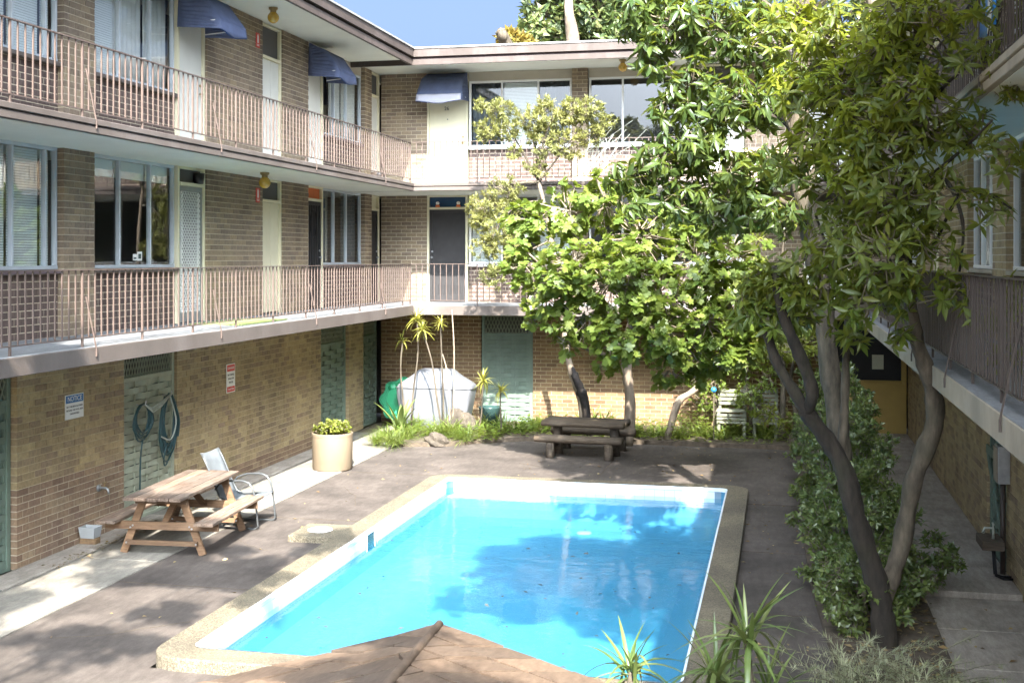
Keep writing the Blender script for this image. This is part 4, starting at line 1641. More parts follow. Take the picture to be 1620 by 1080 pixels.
coil('garden_hose', 'dark green hose in a small round coil with one end hanging straight down', 15.62, 1.38, 0.24, 0.27, 7, [[(15.6, 1.15, 0.06), (15.55, 0.9, 0.05), (15.56, 0.5, 0.04), (15.57, 0.12, 0.03)]])
coil('garden_hose', 'dark green hose in a long drooping bundle of many loops', 16.36, 1.27, 0.24, 0.44, 13, [[(16.25, 1.0, 0.09), (16.15, 0.8, 0.08), (16.2, 0.62, 0.07), (16.4, 0.85, 0.08)], [(16.2, 1.68, 0.07), (16.0, 1.0, 0.09), (16.2, 0.66, 0.09), (16.45, 0.9, 0.09)], [(16.4, 1.68, 0.08), (16.62, 1.3, 0.10), (16.55, 1.05, 0.10)]])
mb = MB()
for k in range(3):
    q = [LW.p(15.62, 1.63 - 0.01 * k, 0.08 + 0.012 * k), LW.p(15.8, 1.56 - 0.03 * k, 0.085 + 0.012 * k), LW.p(16.05, 1.60 - 0.02 * k, 0.085 + 0.012 * k), LW.p(16.36, 1.70 + 0.008 * k, 0.085 + 0.012 * k)]
    mb.tube(q, 0.0105, 6)
q = [LW.p(16.3, 1.66, 0.11), LW.p(16.45, 1.3, 0.12), LW.p(16.3, 1.05, 0.12), LW.p(16.02, 1.12, 0.12)]
r, rr_ = smooth_path(q, [0.0105] * 4, 6)
mb.tube(r, rr_, 6)
tag(build(mb, 'pale_hose', 'hose_pale', smooth=True), 'pale hose strung between the two dark hose coils', 'hose')

t = thing('garden_tap', 'brass garden tap on the tan brick wall left of the near table', 'tap', LW.p(14.55, 0.60, 0))
mb = MB()
mb.tube([LW.p(14.55, 0.65, 0.0), LW.p(14.55, 0.65, 0.02)], 0.045, 14)
mb.tube([LW.p(14.55, 0.65, 0.0), LW.p(14.55, 0.655, 0.12), LW.p(14.55, 0.63, 0.15), LW.p(14.55, 0.58, 0.155)], [0.016, 0.017, 0.016, 0.014], 8)
build(mb, 'spout', 'steel', t, smooth=True)
mb = MB()
mb.tube([LW.p(14.55, 0.66, 0.09), LW.p(14.55, 0.72, 0.10)], 0.009, 6)
mb.bar(LW.p(14.50, 0.725, 0.10), LW.p(14.60, 0.725, 0.10), 0.014, 0.014)
build(mb, 'handle', 'brass', t)

# right wall services
t = thing('meter_box', 'grey electric meter box with conduit beside the green screen door', 'meter box', RW.p(14.85, 1.1, 0))
mb = MB()
RW.box(mb, 14.72, 14.97, 1.12, 1.55, 0.0, 0.13)
build(mb, 'box', 'steel', t, bevel=0.006)
mb = MB()
RW.box(mb, 14.735, 14.955, 1.14, 1.53, 0.132, 0.145)
build(mb, 'lid', 'slab_right', t, bevel=0.004)
mb = MB()
mb.tube([RW.p(14.84, 1.12, 0.06), RW.p(14.84, 0.02, 0.06)], 0.03, 10)
build(mb, 'conduit', 'rail_dark', t, smooth=True)
t = thing('tap_shelf', 'small timber shelf with blue-green tap and black pipes below it', 'tap', RW.p(14.6, 0, 0.1))
mb = MB()
RW.box(mb, 14.45, 14.92, 0.42, 0.52, 0.10, 0.34)
build(mb, 'shelf', 'wood_grey', t, bevel=0.006)
mb = MB()
mb.tube([RW.p(14.62, 0.52, 0.2), RW.p(14.62, 0.64, 0.2), RW.p(14.62, 0.64, 0.29), RW.p(14.62, 0.58, 0.31)], 0.016, 8)
mb.bar(RW.p(14.57, 0.69, 0.2), RW.p(14.67, 0.69, 0.2), 0.016, 0.016)
mb.tube([RW.p(14.62, 0.64, 0.2), RW.p(14.62, 0.69, 0.2)], 0.01, 6)
build(mb, 'tap', 'hose_pale', t, smooth=True)
mb = MB()
for a in (14.55, 14.65):
    mb.tube([RW.p(a, 0.42, 0.2), RW.p(a, 0.12, 0.18), RW.p(a, 0.09, 0.10), RW.p(a, 0.09, 0.0)], 0.014, 7)
build(mb, 'pipe', 'black', t, smooth=True)
# towel on the upper right rail
mb = MB()
rows = []
for i in range(9):
    f = i / 8
    z = Z2 + 0.875 - 0.52 * f
    rows.append([Vector((1.725 - 0.02 * math.sin(k * 1.7) * f - 0.01, 10.6 + k * 0.09, z + 0.03 * math.sin(k * 0.9) * f)) for k in range(9)])
for i in range(8):
    for k in range(8):
        mb.face((rows[i][k], rows[i][k + 1], rows[i + 1][k + 1], rows[i + 1][k]), 1 if k in (2, 3) else 0)
tag(build(mb, 'towel', ['ball', 'white'], smooth=True, solid=0.006), 'blue and white towel hung over the upper right railing', 'towel')
# doormat of turf on the lower left balcony
mb = MB()
mb.box(-8.55, -7.72, 16.55, 18.25, Z1 + 0.001, Z1 + 0.018)
tag(build(mb, 'turf_mat', 'turf_mat'), 'bright green turf mat on the lower left balcony before the diamond door', 'mat')
mb = MB()
mb.lathe([(0.0, 0.0), (0.11, 0.0), (0.15, 0.16), (0.135, 0.16), (0.10, 0.02), (0, 0.02)], (-7.9, 23.3, Z2 + 0.001), 16)
tag(build(mb, 'balcony_pot', 'rail_dark', smooth=True), 'brown bowl on the upper left balcony floor near the corner', 'pot')

# ================================================================== FURNITURE
def xf(cx, cy, rot):
    return Matrix.Translation((cx, cy, 0)) @ Matrix.Rotation(R(rot), 4, 'Z')


def xbar(mb, m, a, b, w, h, up=(0, 0, 1)):
    mb.bar(m @ Vector(a), m @ Vector(b), w, h, (m.to_3x3() @ Vector(up)))


t = thing('picnic_table', 'weathered timber picnic table with attached benches beside the hose screen', 'picnic table', (-7.62, 14.5, 0), 'picnic tables')
m = xf(-7.58, 14.53, 4.5)
for k in range(5):
    mb = MB()
    x = -0.30 + 0.15 * k
    e0, e1 = random.uniform(-0.012, 0.012), random.uniform(-0.012, 0.012)
    xbar(mb, m, (x, -1.0 + e0, 0.745 + random.uniform(-0.003, 0.003)), (x, 1.0 + e1, 0.745 + random.uniform(-0.003, 0.003)), 0.142, 0.042)
    build(mb, 'plank', 'wood_y', t, bevel=0.006)
for sx in (-1, 1):
    for k in range(2):
        mb = MB()
        x = sx * (0.57 + 0.125 * k)
        xbar(mb, m, (x, -0.92, 0.435), (x, 0.92, 0.435), 0.118, 0.038)
        build(mb, 'bench_plank', 'wood_y', t, bevel=0.006)
for y in (-0.66, 0.72):
    for sx in (-1, 1):
        mb = MB()
        xbar(mb, m, (sx * 0.24, y + 0.022, 0.722), (sx * 0.52, y + 0.022, 0.004), 0.04, 0.095, (1, 0, 0))
        build(mb, 'leg', 'wood_x', t, bevel=0.005)
    mb = MB()
    xbar(mb, m, (-0.74, y - 0.025, 0.365), (0.74, y - 0.025, 0.365), 0.042, 0.10)
    build(mb, 'bench_support', 'wood_x', t, bevel=0.005)
    mb = MB()
    xbar(mb, m, (-0.34, y - 0.025, 0.68), (0.34, y - 0.025, 0.68), 0.042, 0.085)
    build(mb, 'cleat', 'wood_x', t, bevel=0.005)
    mb = MB()
    xbar(mb, m, (-0.47, y - 0.025, 0.15), (0.47, y - 0.025, 0.15), 0.042, 0.06)
    build(mb, 'stretcher', 'wood_x', t, bevel=0.005)
    for sx in (-1, 1):
        mb = MB()
        for zz, xx in ((0.365, 0.37), (0.34, 0.40), (0.15, 0.455)):
            mb.tube([m @ Vector((sx * xx, y - 0.046, zz)), m @ Vector((sx * xx, y - 0.054, zz))], 0.012, 8)
        build(mb, 'bolt', 'steel', t)
for sy in (-1, 1):
    mb = MB()
    xbar(mb, m, (0.0, sy * 0.64 + 0.03, 0.36), (0.0, sy * 0.12 + 0.03, 0.71), 0.085, 0.04)
    build(mb, 'brace', 'wood_x', t, bevel=0.004)

t = thing('picnic_table', 'low rustic log table with log benches under the fig tree', 'picnic table', (-3.6, 22.5, 0), 'picnic tables')
m = xf(-3.58, 22.62, -5)


def log(mb, m, a, b, r, flat=0.6, n=10):
    a, b = m @ Vector(a), m @ Vector(b)
    pts = [a.lerp(b, k / 6) + Vector((0, 0, random.uniform(-0.006, 0.006))) for k in range(7)]
    s0 = len(mb.v)
    mb.tube(pts, [r * random.uniform(0.94, 1.05) for _ in pts], n, wob=0.05)
    zc = (a.z + b.z) / 2
    for i in range(s0, len(mb.v)):
        x, y, z = mb.v[i]
        mb.v[i] = (x, y, zc + (z - zc) * flat)


for k in range(3):
    mb = MB()
    log(mb, m, (-0.78, -0.24 + 0.24 * k, 0.60), (0.78, -0.24 + 0.24 * k, 0.60), 0.125, 0.5)
    build(mb, 'plank', 'wood_grey', t, smooth=True)
for y in (-0.52, 0.66):
    mb = MB()
    log(mb, m, (-0.84, y, 0.35), (0.80, y, 0.35), 0.125, 0.6)
    build(mb, 'bench_plank', 'wood_grey', t, smooth=True)
    for x in (-0.55, 0.55):
        mb = MB()
        mb.tube([m @ Vector((x, y, 0.0)), m @ Vector((x, y, 0.15)), m @ Vector((x, y, 0.31))], [0.085, 0.08, 0.082], 10, wob=0.06)
        build(mb, 'leg', 'wood_grey', t, smooth=True)
for x in (-0.55, 0.55):
    mb = MB()
    mb.tube([m @ Vector((x, 0, 0.0)), m @ Vector((x, 0, 0.55))], [0.10, 0.09], 10, wob=0.06)
    build(mb, 'leg', 'wood_grey', t, smooth=True)
    mb = MB()
    xbar(mb, m, (x, -0.60, 0.22), (x, 0.64, 0.22), 0.09, 0.10)
    build(mb, 'bearer', 'wood_grey', t, bevel=0.01)

# sling chair, facing the pool
t = thing('garden_chair', 'grey steel sling chair with curved arms behind the near table', 'chair', (-7.4, 16.1, 0))
for y in (15.80, 16.38):
    mb = MB()
    pts = [(-7.62, y, 0.012), (-7.30, y, 0.012), (-7.06, y, 0.012), (-7.03, y, 0.05), (-7.06, y, 0.35), (-7.10, y, 0.55), (-7.16, y, 0.63), (-7.26, y, 0.66), (-7.45, y, 0.65), (-7.60, y, 0.60), (-7.66, y, 0.52)]
    mb.tube(pts, 0.0135, 8)
    build(mb, 'side_frame', 'tube_grey', t, smooth=True)
    mb = MB()
    yy = y + (0.03 if y < 16 else -0.03)
    mb.tube([(-7.06, yy, 0.43), (-7.25, yy, 0.40), (-7.50, yy, 0.375), (-7.60, yy, 0.42), (-7.68, yy, 0.58), (-7.80, yy, 0.85), (-7.88, yy, 1.0)], 0.013, 8)
    mb.tube([(-7.55, yy, 0.38), (-7.62, y, 0.012)], 0.012, 8)
    build(mb, 'sling_rail', 'tube_grey', t, smooth=True)
mb = MB()
mb.tube([(-7.60, 15.80, 0.012), (-7.60, 16.38, 0.012)], 0.012, 8)
mb.tube([(-7.30, 15.83, 0.39), (-7.30, 16.35, 0.39)], 0.012, 8)
build(mb, 'cross_bar', 'tube_grey', t, smooth=True)
mb = MB()
prof = [(-7.04, 0.425), (-7.12, 0.428), (-7.28, 0.385), (-7.46, 0.362), (-7.56, 0.38), (-7.62, 0.44), (-7.68, 0.58), (-7.75, 0.74), (-7.82, 0.90), (-7.885, 1.01), (-7.90, 1.0)]
prev = None
for (x, z) in prof:
    cur = [Vector((x - 0.018 * math.sin(math.pi * k / 6), 15.82 + 0.54 * k / 6, z - 0.022 * math.sin(math.pi * k / 6))) for k in range(7)]
    if prev:
        for k in range(6):
            mb.face((prev[k], prev[k + 1], cur[k + 1], cur[k]))
    prev = cur
build(mb, 'sling', 'sling', t, smooth=True, solid=0.008)

t.location = Vector(t.location) + Vector((0.09, -0.40, 0))

# round planter
PC = (-7.66, 20.10)
t = thing('planter', 'round cream pot on the pale path near the brick wall', 'planter', (*PC, 0))
mb = MB()
mb.lathe([(0.0, 0.014), (0.335, 0.014), (0.345, 0.03), (0.354, 0.585), (0.354, 0.59), (0.360, 0.592), (0.361, 0.64), (0.356, 0.645), (0.330, 0.645), (0.325, 0.58)], (*PC, 0), 48)
build(mb, 'pot', 'pot', t, smooth=True).modifiers.new('edge', 'EDGE_SPLIT').split_angle = R(35)
mb = MB()
mb.lathe([(0.0, 0.60), (0.15, 0.605), (0.325, 0.585)], (*PC, 0), 24)
build(mb, 'potting_soil', 'soil', t)

# clear tub on a brick
mb = MB()
mb.box(-8.80, -8.57, 14.06, 14.18, 0.027, 0.10)
tag(build(mb, 'loose_brick', 'brick_red', bevel=0.004), 'loose red brick lying by the wall under the plastic tub', 'brick')
mb = MB()
z0 = 0.103
c = (-8.68, 14.12)
for (w, h, za, zb, w2, h2) in ((0.095, 0.075, z0, z0 + 0.14, 0.115, 0.095),):
    lo = [Vector((c[0] + sx * w, c[1] + sy * h, za)) for sx, sy in ((-1, -1), (1, -1), (1, 1), (-1, 1))]
    hi = [Vector((c[0] + sx * w2, c[1] + sy * h2, zb)) for sx, sy in ((-1, -1), (1, -1), (1, 1), (-1, 1))]
    mb.face(lo[::-1])
    for k in range(4):
        mb.face((lo[k], lo[(k + 1) % 4], hi[(k + 1) % 4], hi[k]))
tag(build(mb, 'plastic_tub', 'clear_plastic', solid=0.004, bevel=0.006), 'small cloudy plastic tub standing on the loose brick', 'tub')

# green sand pit shell leaning in the corner
t = thing('sandpit_shell', 'green plastic sandpit shell stood on edge in the far corner', 'toy', (-8.2, 25.6, 0))
tl = Matrix.Translation((-8.13, 25.62, 0.56)) @ Matrix.Rotation(R(-12), 4, 'X') @ Matrix.Rotation(R(6), 4, 'Z')


def disc(rf, y0, y1, n=72, dome=0.0):
    """a plate in the x-z plane with outline radius rf(a)"""
    mb = MB()
    pts0, pts1 = [], []
    for k in range(n):
        a = 2 * math.pi * k / n
        r = rf(a)
        pts0.append(tl @ Vector((r * math.cos(a), y0, r * math.sin(a))))
        pts1.append(tl @ Vector((r * math.cos(a) * 0.97, y1, r * math.sin(a) * 0.97)))
    c1 = tl @ Vector((0, y1 - dome, 0))
    for k in range(n):
        j = (k + 1) % n
        mb.face((pts0[k], pts0[j], pts1[j], pts1[k]))
        m1, m2 = pts1[k].lerp(c1, 0.4) + (tl.to_3x3() @ Vector((0, -dome * 0.35, 0))), pts1[j].lerp(c1, 0.4) + (tl.to_3x3() @ Vector((0, -dome * 0.35, 0)))
        mb.face((pts1[k], pts1[j], m2, m1))
        mb.face((m1, m2, c1))
    mb.face(pts0[::-1])
    return mb


build(disc(lambda a: 0.50 + 0.035 * math.cos(8 * a), 0.06, -0.03), 'rim', 'toy_green', t, smooth=False)
build(disc(lambda a: 0.455 + 0.035 * math.cos(8 * a), -0.031, -0.06), 'inner_rim', 'toy_green', t)
build(disc(lambda a: 0.345, -0.061, -0.10, dome=0.03), 'lid_dome', 'toy_green_pale', t, smooth=False)
for a in (130, 230, 310, 50):
    mb = MB()
    mm = tl @ Matrix.Translation((0.36 * math.cos(R(a)), -0.06, 0.36 * math.sin(R(a)))) @ Matrix.Rotation(R(90), 4, 'X')
    mb.lathe([(0.10, 0), (0.095, 0.025), (0.06, 0.045), (0.0, 0.05)], (0, 0, 0), 18, mat=mm)
    build(mb, 'knob', 'toy_green_pale', t, smooth=True)

# covered barbecue
t = thing('covered_barbecue', 'big silver fabric cover draped over a barbecue in the far corner', 'barbecue cover', (-7.32, 25.2, 0))
ctr = Vector((-7.22, 25.15, 0.09))
lev_ = [(0.0, 0.66, 0.29), (0.12, 0.71, 0.31), (0.35, 0.76, 0.325), (0.62, 0.815, 0.34), (0.80, 0.84, 0.35), (0.86, 0.835, 0.345), (0.92, 0.78, 0.335), (1.02, 0.60, 0.31), (1.12, 0.45, 0.28), (1.19, 0.39, 0.24), (1.225, 0.34, 0.18), (1.23, 0.0, 0.0)]
mb = MB()
n = 64
rings = []
for (z, w, dth) in lev_:
    ring = []
    for k in range(n):
        a = 2 * math.pi * k / n
        ca, sa = math.cos(a), math.sin(a)
        e = 0.32
        x = w * math.copysign(abs(ca) ** e, ca)
        y = dth * math.copysign(abs(sa) ** e, sa)
        fold = (0.018 * math.sin(a * 11 + z * 3) + 0.012 * math.sin(a * 23 - z * 5)) * max(0, (0.95 - z)) + 0.012 * math.sin(a * 7 + z * 14)
        r = 1 + fold
        ring.append(ctr + Vector((x * r, y * r, z + (0.012 * math.sin(a * 5 + 1) if 0.1 < z < 1.22 else 0))))
    rings.append(ring)
for i in range(len(rings) - 1):
    for k in range(n):
        mb.face((rings[i][k], rings[i][(k + 1) % n], rings[i + 1][(k + 1) % n], rings[i + 1][k]))
o = build(mb, 'cover', 'cover', t, smooth=True)
bm = bmesh.new()
bm.from_mesh(o.data)
bmesh.ops.remove_doubles(bm, verts=bm.verts, dist=1e-4)
bm.to_mesh(o.data)
bm.free()
md = o.modifiers.new('subdivision', 'SUBSURF')
md.levels = md.render_levels = 1
mb = MB()
pts = [ctr + Vector((0.845 * math.copysign(abs(math.cos(a)) ** 0.32, math.cos(a)), 0.36 * math.copysign(abs(math.sin(a)) ** 0.32, math.sin(a)), 0.835)) for a in np.linspace(0, 2 * math.pi, 65)]
mb.tube(pts, 0.009, 5)
build(mb, 'seam', 'cover', t, smooth=True)


def rock(name, label, c, sx, sy, sz, seed):
    bm = bmesh.new()
    bmesh.ops.create_icosphere(bm, subdivisions=4, radius=1.0)
    rr = random.Random(seed)
    ph = [rr.uniform(0, 6) for _ in range(6)]
    for v in bm.verts:
        p = v.co
        k = 1 + 0.14 * math.sin(3 * p.x + ph[0]) + 0.12 * math.sin(4 * p.y + ph[1]) + 0.08 * math.sin(7 * p.z + 5 * p.x + ph[2]) + 0.035 * math.sin(15 * p.x + 11 * p.y + ph[3]) + rr.uniform(-0.012, 0.012)
        v.co = Vector((p.x * sx * k, p.y * sy * k, max(-0.35 * sz, p.z * sz * k)))
    me = bpy.data.meshes.new(name)
    bm.to_mesh(me)
    bm.free()
    me.materials.append(M['rock'])
    o = bpy.data.objects.new(name, me)
    link(o, None, (c[0], c[1], c[2] + 0.3 * sz))
    tag(o, label, 'rock', 'rocks in the far garden bed')


rock('rock', 'rounded brown rock at the front edge of the far bed', (-6.62, 23.05, 0.02), 0.27, 0.2, 0.17, 3)
rock('rock', 'tall mossy brown rock in front of the silver barbecue cover', (-6.42, 24.3, 0.06), 0.33, 0.24, 0.42, 5)

mb = MB()
mb.lathe([(0.0, 0.0), (0.19, 0.0), (0.235, 0.40), (0.245, 0.42), (0.225, 0.42), (0.18, 0.03), (0, 0.03)], (-6.08, 25.3, 0.09), 24)
tag(build(mb, 'plastic_bin', 'bin_green', smooth=True), 'dark green plastic bin behind the yellow rosette plants', 'bin')


def slat_bench(name, label, x0, x1, y, zb, h):
    t = thing(name, label, 'bench', ((x0 + x1) / 2, y, zb), 'slatted benches under the far trees')
    for x in (x0, x1):
        mb = MB()
        mb.box(x - 0.03, x + 0.03, y + 0.20, y + 0.26, zb, zb + h)
        build(mb, 'leg', 'slat_green', t, bevel=0.004)
        mb = MB()
        mb.box(x - 0.03, x + 0.03, y - 0.26, y - 0.20, zb, zb + 0.52)
        build(mb, 'leg', 'slat_green', t, bevel=0.004)
        mb = MB()
        mb.bar((x, y - 0.23, zb + 0.03), (x, y + 0.23, zb + 0.40), 0.03, 0.04)
        build(mb, 'brace', 'slat_green', t)
    for k in range(5):
        mb = MB()
        yy = y - 0.22 + 0.095 * k
        mb.box(x0 - 0.05, x1 + 0.05, yy - 0.036, yy + 0.036, zb + 0.522, zb + 0.545)
        build(mb, 'slat', 'slat_green', t, bevel=0.003)
    for k in range(4):
        mb = MB()
        zz = zb + 0.62 + 0.085 * k
        if zz + 0.07 < zb + h:
            mb.box(x0 - 0.04, x1 + 0.04, y + 0.18, y + 0.198, zz, zz + 0.062)
            build(mb, 'slat', 'slat_green', t, bevel=0.003)
    for k in range(3):
        mb = MB()
        zz = zb + 0.30 + 0.07 * k
        mb.box(x0 - 0.04, x1 + 0.04, y - 0.285, y - 0.265, zz, zz + 0.05)
        build(mb, 'slat', 'slat_green', t, bevel=0.003)


slat_bench('slatted_bench', 'slatted bench with white back boards under the far trees, left of its pair', -1.22, -0.72, 24.9, 0.09, 1.02)
slat_bench('slatted_bench', 'pale green slatted bench nearest the hedge under the far trees', -0.52, -0.10, 24.9, 0.09, 0.98)
t = thing('ball_stake', 'bright blue ball on a garden stake among the far shrubs', 'garden ball', (-1.30, 24.3, 0.09))
mb = MB()
mb.tube([(-1.30, 24.3, 0.05), (-1.30, 24.3, 1.05)], 0.012, 6)
build(mb, 'stake', 'twig', t)
mb = MB()
mb.lathe([(0.055 * math.sin(a), 1.09 - 0.055 * math.cos(a)) for a in np.linspace(0, math.pi, 10)], (-1.30, 24.3, 0), 14)
build(mb, 'ball', 'ball', t, smooth=True)

# ------------------------------------------------------------------ shingled hut roof below the camera
HZ = 2.05
hc = at(695, 995, 1.0)
ray = (at(695, 995, 1.0) - Vector((0, 0, CAMH)))
corner = Vector((0, 0, CAMH)) + ray * ((HZ - CAMH) / ray.z)


def onz(u, v, z):
    r_ = at(u, v, 1.0) - Vector((0, 0, CAMH))
    return Vector((0, 0, CAMH)) + r_ * ((z - CAMH) / r_.z)


el, er = onz(385, 1080, HZ) - corner, onz(900, 1078, HZ) - corner
el.z = er.z = 0
mid = (el.normalized() + er.normalized()).normalized()
ex = Vector((mid.x * math.cos(R(45)) - mid.y * math.sin(R(45)), mid.x * math.sin(R(45)) + mid.y * math.cos(R(45)), 0))
ey = Vector((mid.x * math.cos(R(-45)) - mid.y * math.sin(R(-45)), mid.x * math.sin(R(-45)) + mid.y * math.cos(R(-45)), 0))
if ex.dot(er) < ey.dot(er):
    ex, ey = ey, ex          # ex runs along the right eave, ey along the left eave
WH = 2.6                     # side of the square roof
PT = 0.22                    # pitch (rise over run)
hut = thing('garden_hut', 'brown timber shingle hut roof at the foot of the pool', 'hut', (corner.x + mid.x * 1.8, corner.y + mid.y * 1.8, 0))


def roofpt(a, b, lift=0.0):
    """a along right eave, b along left eave, both from the corner"""
    rise = PT * min(a, b, WH - a, WH - b)
    return corner + ex * a + ey * b + Vector((0, 0, rise + lift))


mb = MB()
c0, c1, c2, c3 = (roofpt(0.02, 0.02, -0.04), roofpt(WH - 0.02, 0.02, -0.04), roofpt(WH - 0.02, WH - 0.02, -0.04), roofpt(0.02, WH - 0.02, -0.04))
ap = roofpt(WH / 2, WH / 2, -0.04)
for a, b in ((c0, c1), (c1, c2), (c2, c3), (c3, c0)):
    mb.face((a, b, ap))
build(mb, 'roof_deck', 'char_and_shade', hut, solid=0.02)  # near-black deck paints the shade in the gaps between shingles
CRS = 0.235


def shingles(fa, aligned):
    """fa(distance in from the eave, distance along the eave) gives a point on the roof"""
    rows = int(WH / 2 / CRS) + 1
    for r_ in range(rows):
        d0, d1 = r_ * CRS - (0.03 if r_ == 0 else 0), min((r_ + 1) * CRS - 0.022, WH / 2)
        wsh = 0.205 if aligned else 0.30
        x = -(0 if aligned else (r_ % 2) * wsh * 0.5 + random.uniform(0, 0.06))
        while x < WH:
            w = wsh * (1 if aligned else random.uniform(0.9, 1.08))
            dm = max(d0, 0)
            xa, xb = max(x + 0.008, dm), min(x + w - 0.008, WH - dm)
            if xb - xa > 0.04:
                th = 0.02
                tilt = random.uniform(-0.004, 0.004)

                def P(d, y, lf):
                    dd = max(d, 0.0)
                    y = min(max(y, dd), WH - dd)
                    q = fa(dd, y)
                    if d < 0:
                        q = fa(0.0, y) + (fa(0.0, y) - fa(0.1, min(max(y, 0.1), WH - 0.1))).normalized() * (-d)
                    return q + Vector((0, 0, lf))
                l0 = l1 = 0.020 + random.uniform(0, 0.008)
                vs = [P(d0, xa, l0 + tilt), P(d0, xb, l0 - tilt), P(d1, xb, l1 - tilt), P(d1, xa, l1 + tilt)]
                mb = MB()
                lo = [p - Vector((0, 0, th)) for p in vs]
                mb.mesh(vs + lo, [(0, 1, 2, 3), (7, 6, 5, 4), (0, 4, 5, 1), (1, 5, 6, 2), (2, 6, 7, 3), (3, 7, 4, 0)])
                build(mb, 'shingle', 'shingle', hut)
            x += w


shingles(lambda d, y: roofpt(y, d), True)
shingles(lambda d, y: roofpt(d, y), False)
shingles(lambda d, y: roofpt(WH - d, y), False)
for (a0, b0, a1, b1) in ((0, 0, WH / 2, WH / 2), (WH, 0, WH / 2, WH / 2), (0, WH, WH / 2, WH / 2)):
    p0, p1 = roofpt(a0, b0, 0.022), roofpt(a1, b1, 0.022)
    d_ = (p1 - p0).normalized()
    p0 = p0 - d_ * 0.02
    mb = MB()
    mb.tube([p0, p0 + d_ * 0.02] + [p0.lerp(p1, f) for f in (0.25, 0.5, 0.75, 1.0)], [0.013, 0.02, 0.02, 0.02, 0.02, 0.02], 8)
    build(mb, 'ridge_cap', 'shingle', hut, smooth=True)
for a in (0.2, WH - 0.2):
    for b in (0.2, WH - 0.2):
        mb = MB()
        q = corner + ex * a + ey * b
        mb.box(q.x - 0.05, q.x + 0.05, q.y - 0.05, q.y + 0.05, 0.0, HZ + 0.0)
        build(mb, 'post', 'wood_grey', hut)

# ================================================================== PLANTS
def T_leaf(w=0.15, fold=0.05, droop=0.12):
    """pointed oval leaf, unit long, along +y"""
    v = [(0, 0, 0), (-w * 0.8, 0.28, fold), (w * 0.8, 0.28, fold), (0, 0.28, 0), (-w, 0.58, fold - droop * 0.4), (w, 0.58, fold - droop * 0.4), (0, 0.58, -droop * 0.4), (0, 1.0, -droop)]
    f = [(0, 2, 3), (0, 3, 1), (3, 2, 5, 6), (1, 3, 6, 4), (6, 5, 7), (4, 6, 7)]
    return np.array(v), f


def T_small(w=0.22, fold=0.06):
    v = [(0, 0, 0), (-w, 0.45, fold), (w, 0.45, fold), (0, 1.0, -0.05)]
    return np.array(v), [(0, 2, 3), (0, 3, 1)]


def T_needle(w=0.07):
    v = [(-w * 0.5, 0, 0), (w * 0.5, 0, 0), (0, 1.0, -0.03)]
    return np.array(v), [(0, 1, 2)]


def T_fig():
    """lobed leaf"""
    o = [(0, 0.0), (0.20, 0.02), (0.36, 0.16), (0.46, 0.40), (0.28, 0.42), (0.25, 0.55), (0.36, 0.78), (0.17, 0.80), (0, 1.02)]
    v = [(0, 0.0, 0), (0, 0.45, 0.0)]
    rt, lf = [], []
    for x, y in o[1:-1]:
        rt.append(len(v))
        v.append((x, y, -0.10 * abs(x) + 0.05 - 0.1 * y * y))
        lf.append(len(v))
        v.append((-x, y, -0.10 * abs(x) + 0.05 - 0.1 * y * y))
    tip = len(v)
    v.append((0, 1.02, -0.12))
    f = []
    ch = [0] + rt + [tip]
    for i in range(len(ch) - 1):
        f.append((1, ch[i], ch[i + 1]))
    ch = [0] + lf + [tip]
    for i in range(len(ch) - 1):
        f.append((1, ch[i + 1], ch[i]))
    return np.array(v), f


def T_blade(w=0.03, arc=0.5, n=6, base=0.5):
    """strap leaf, unit long, leaving along +y and arching down (z)"""
    v = []
    for i in range(n + 1):
        t = i / n
        ww = w * (base + (1 - base) * min(1, t * 4)) * (1 - t ** 3)
        y = t * (1 - 0.25 * arc * t)
        z = -arc * t * t * 0.8
        if i < n:
            v += [(-ww, y, z + ww * 0.5), (0, y, z), (ww, y, z + ww * 0.5)]
        else:
            v.append((0, y, z))
    f = []
    for i in range(n - 1):
        a, b = 3 * i, 3 * i + 3
        f += [(a, a + 1, b + 1, b), (a + 1, a + 2, b + 2, b + 1)]
    a = 3 * (n - 1)
    f += [(a, a + 1, 3 * n), (a + 1, a + 2, 3 * n)]
    return np.array(v), f


def nrm(a):
    return a / np.maximum(1e-9, np.linalg.norm(a, axis=-1, keepdims=True))


def leaf_axes(D, N):
    D = nrm(D)
    X = nrm(np.cross(D, N))
    Z = np.cross(X, D)
    return X, D, Z


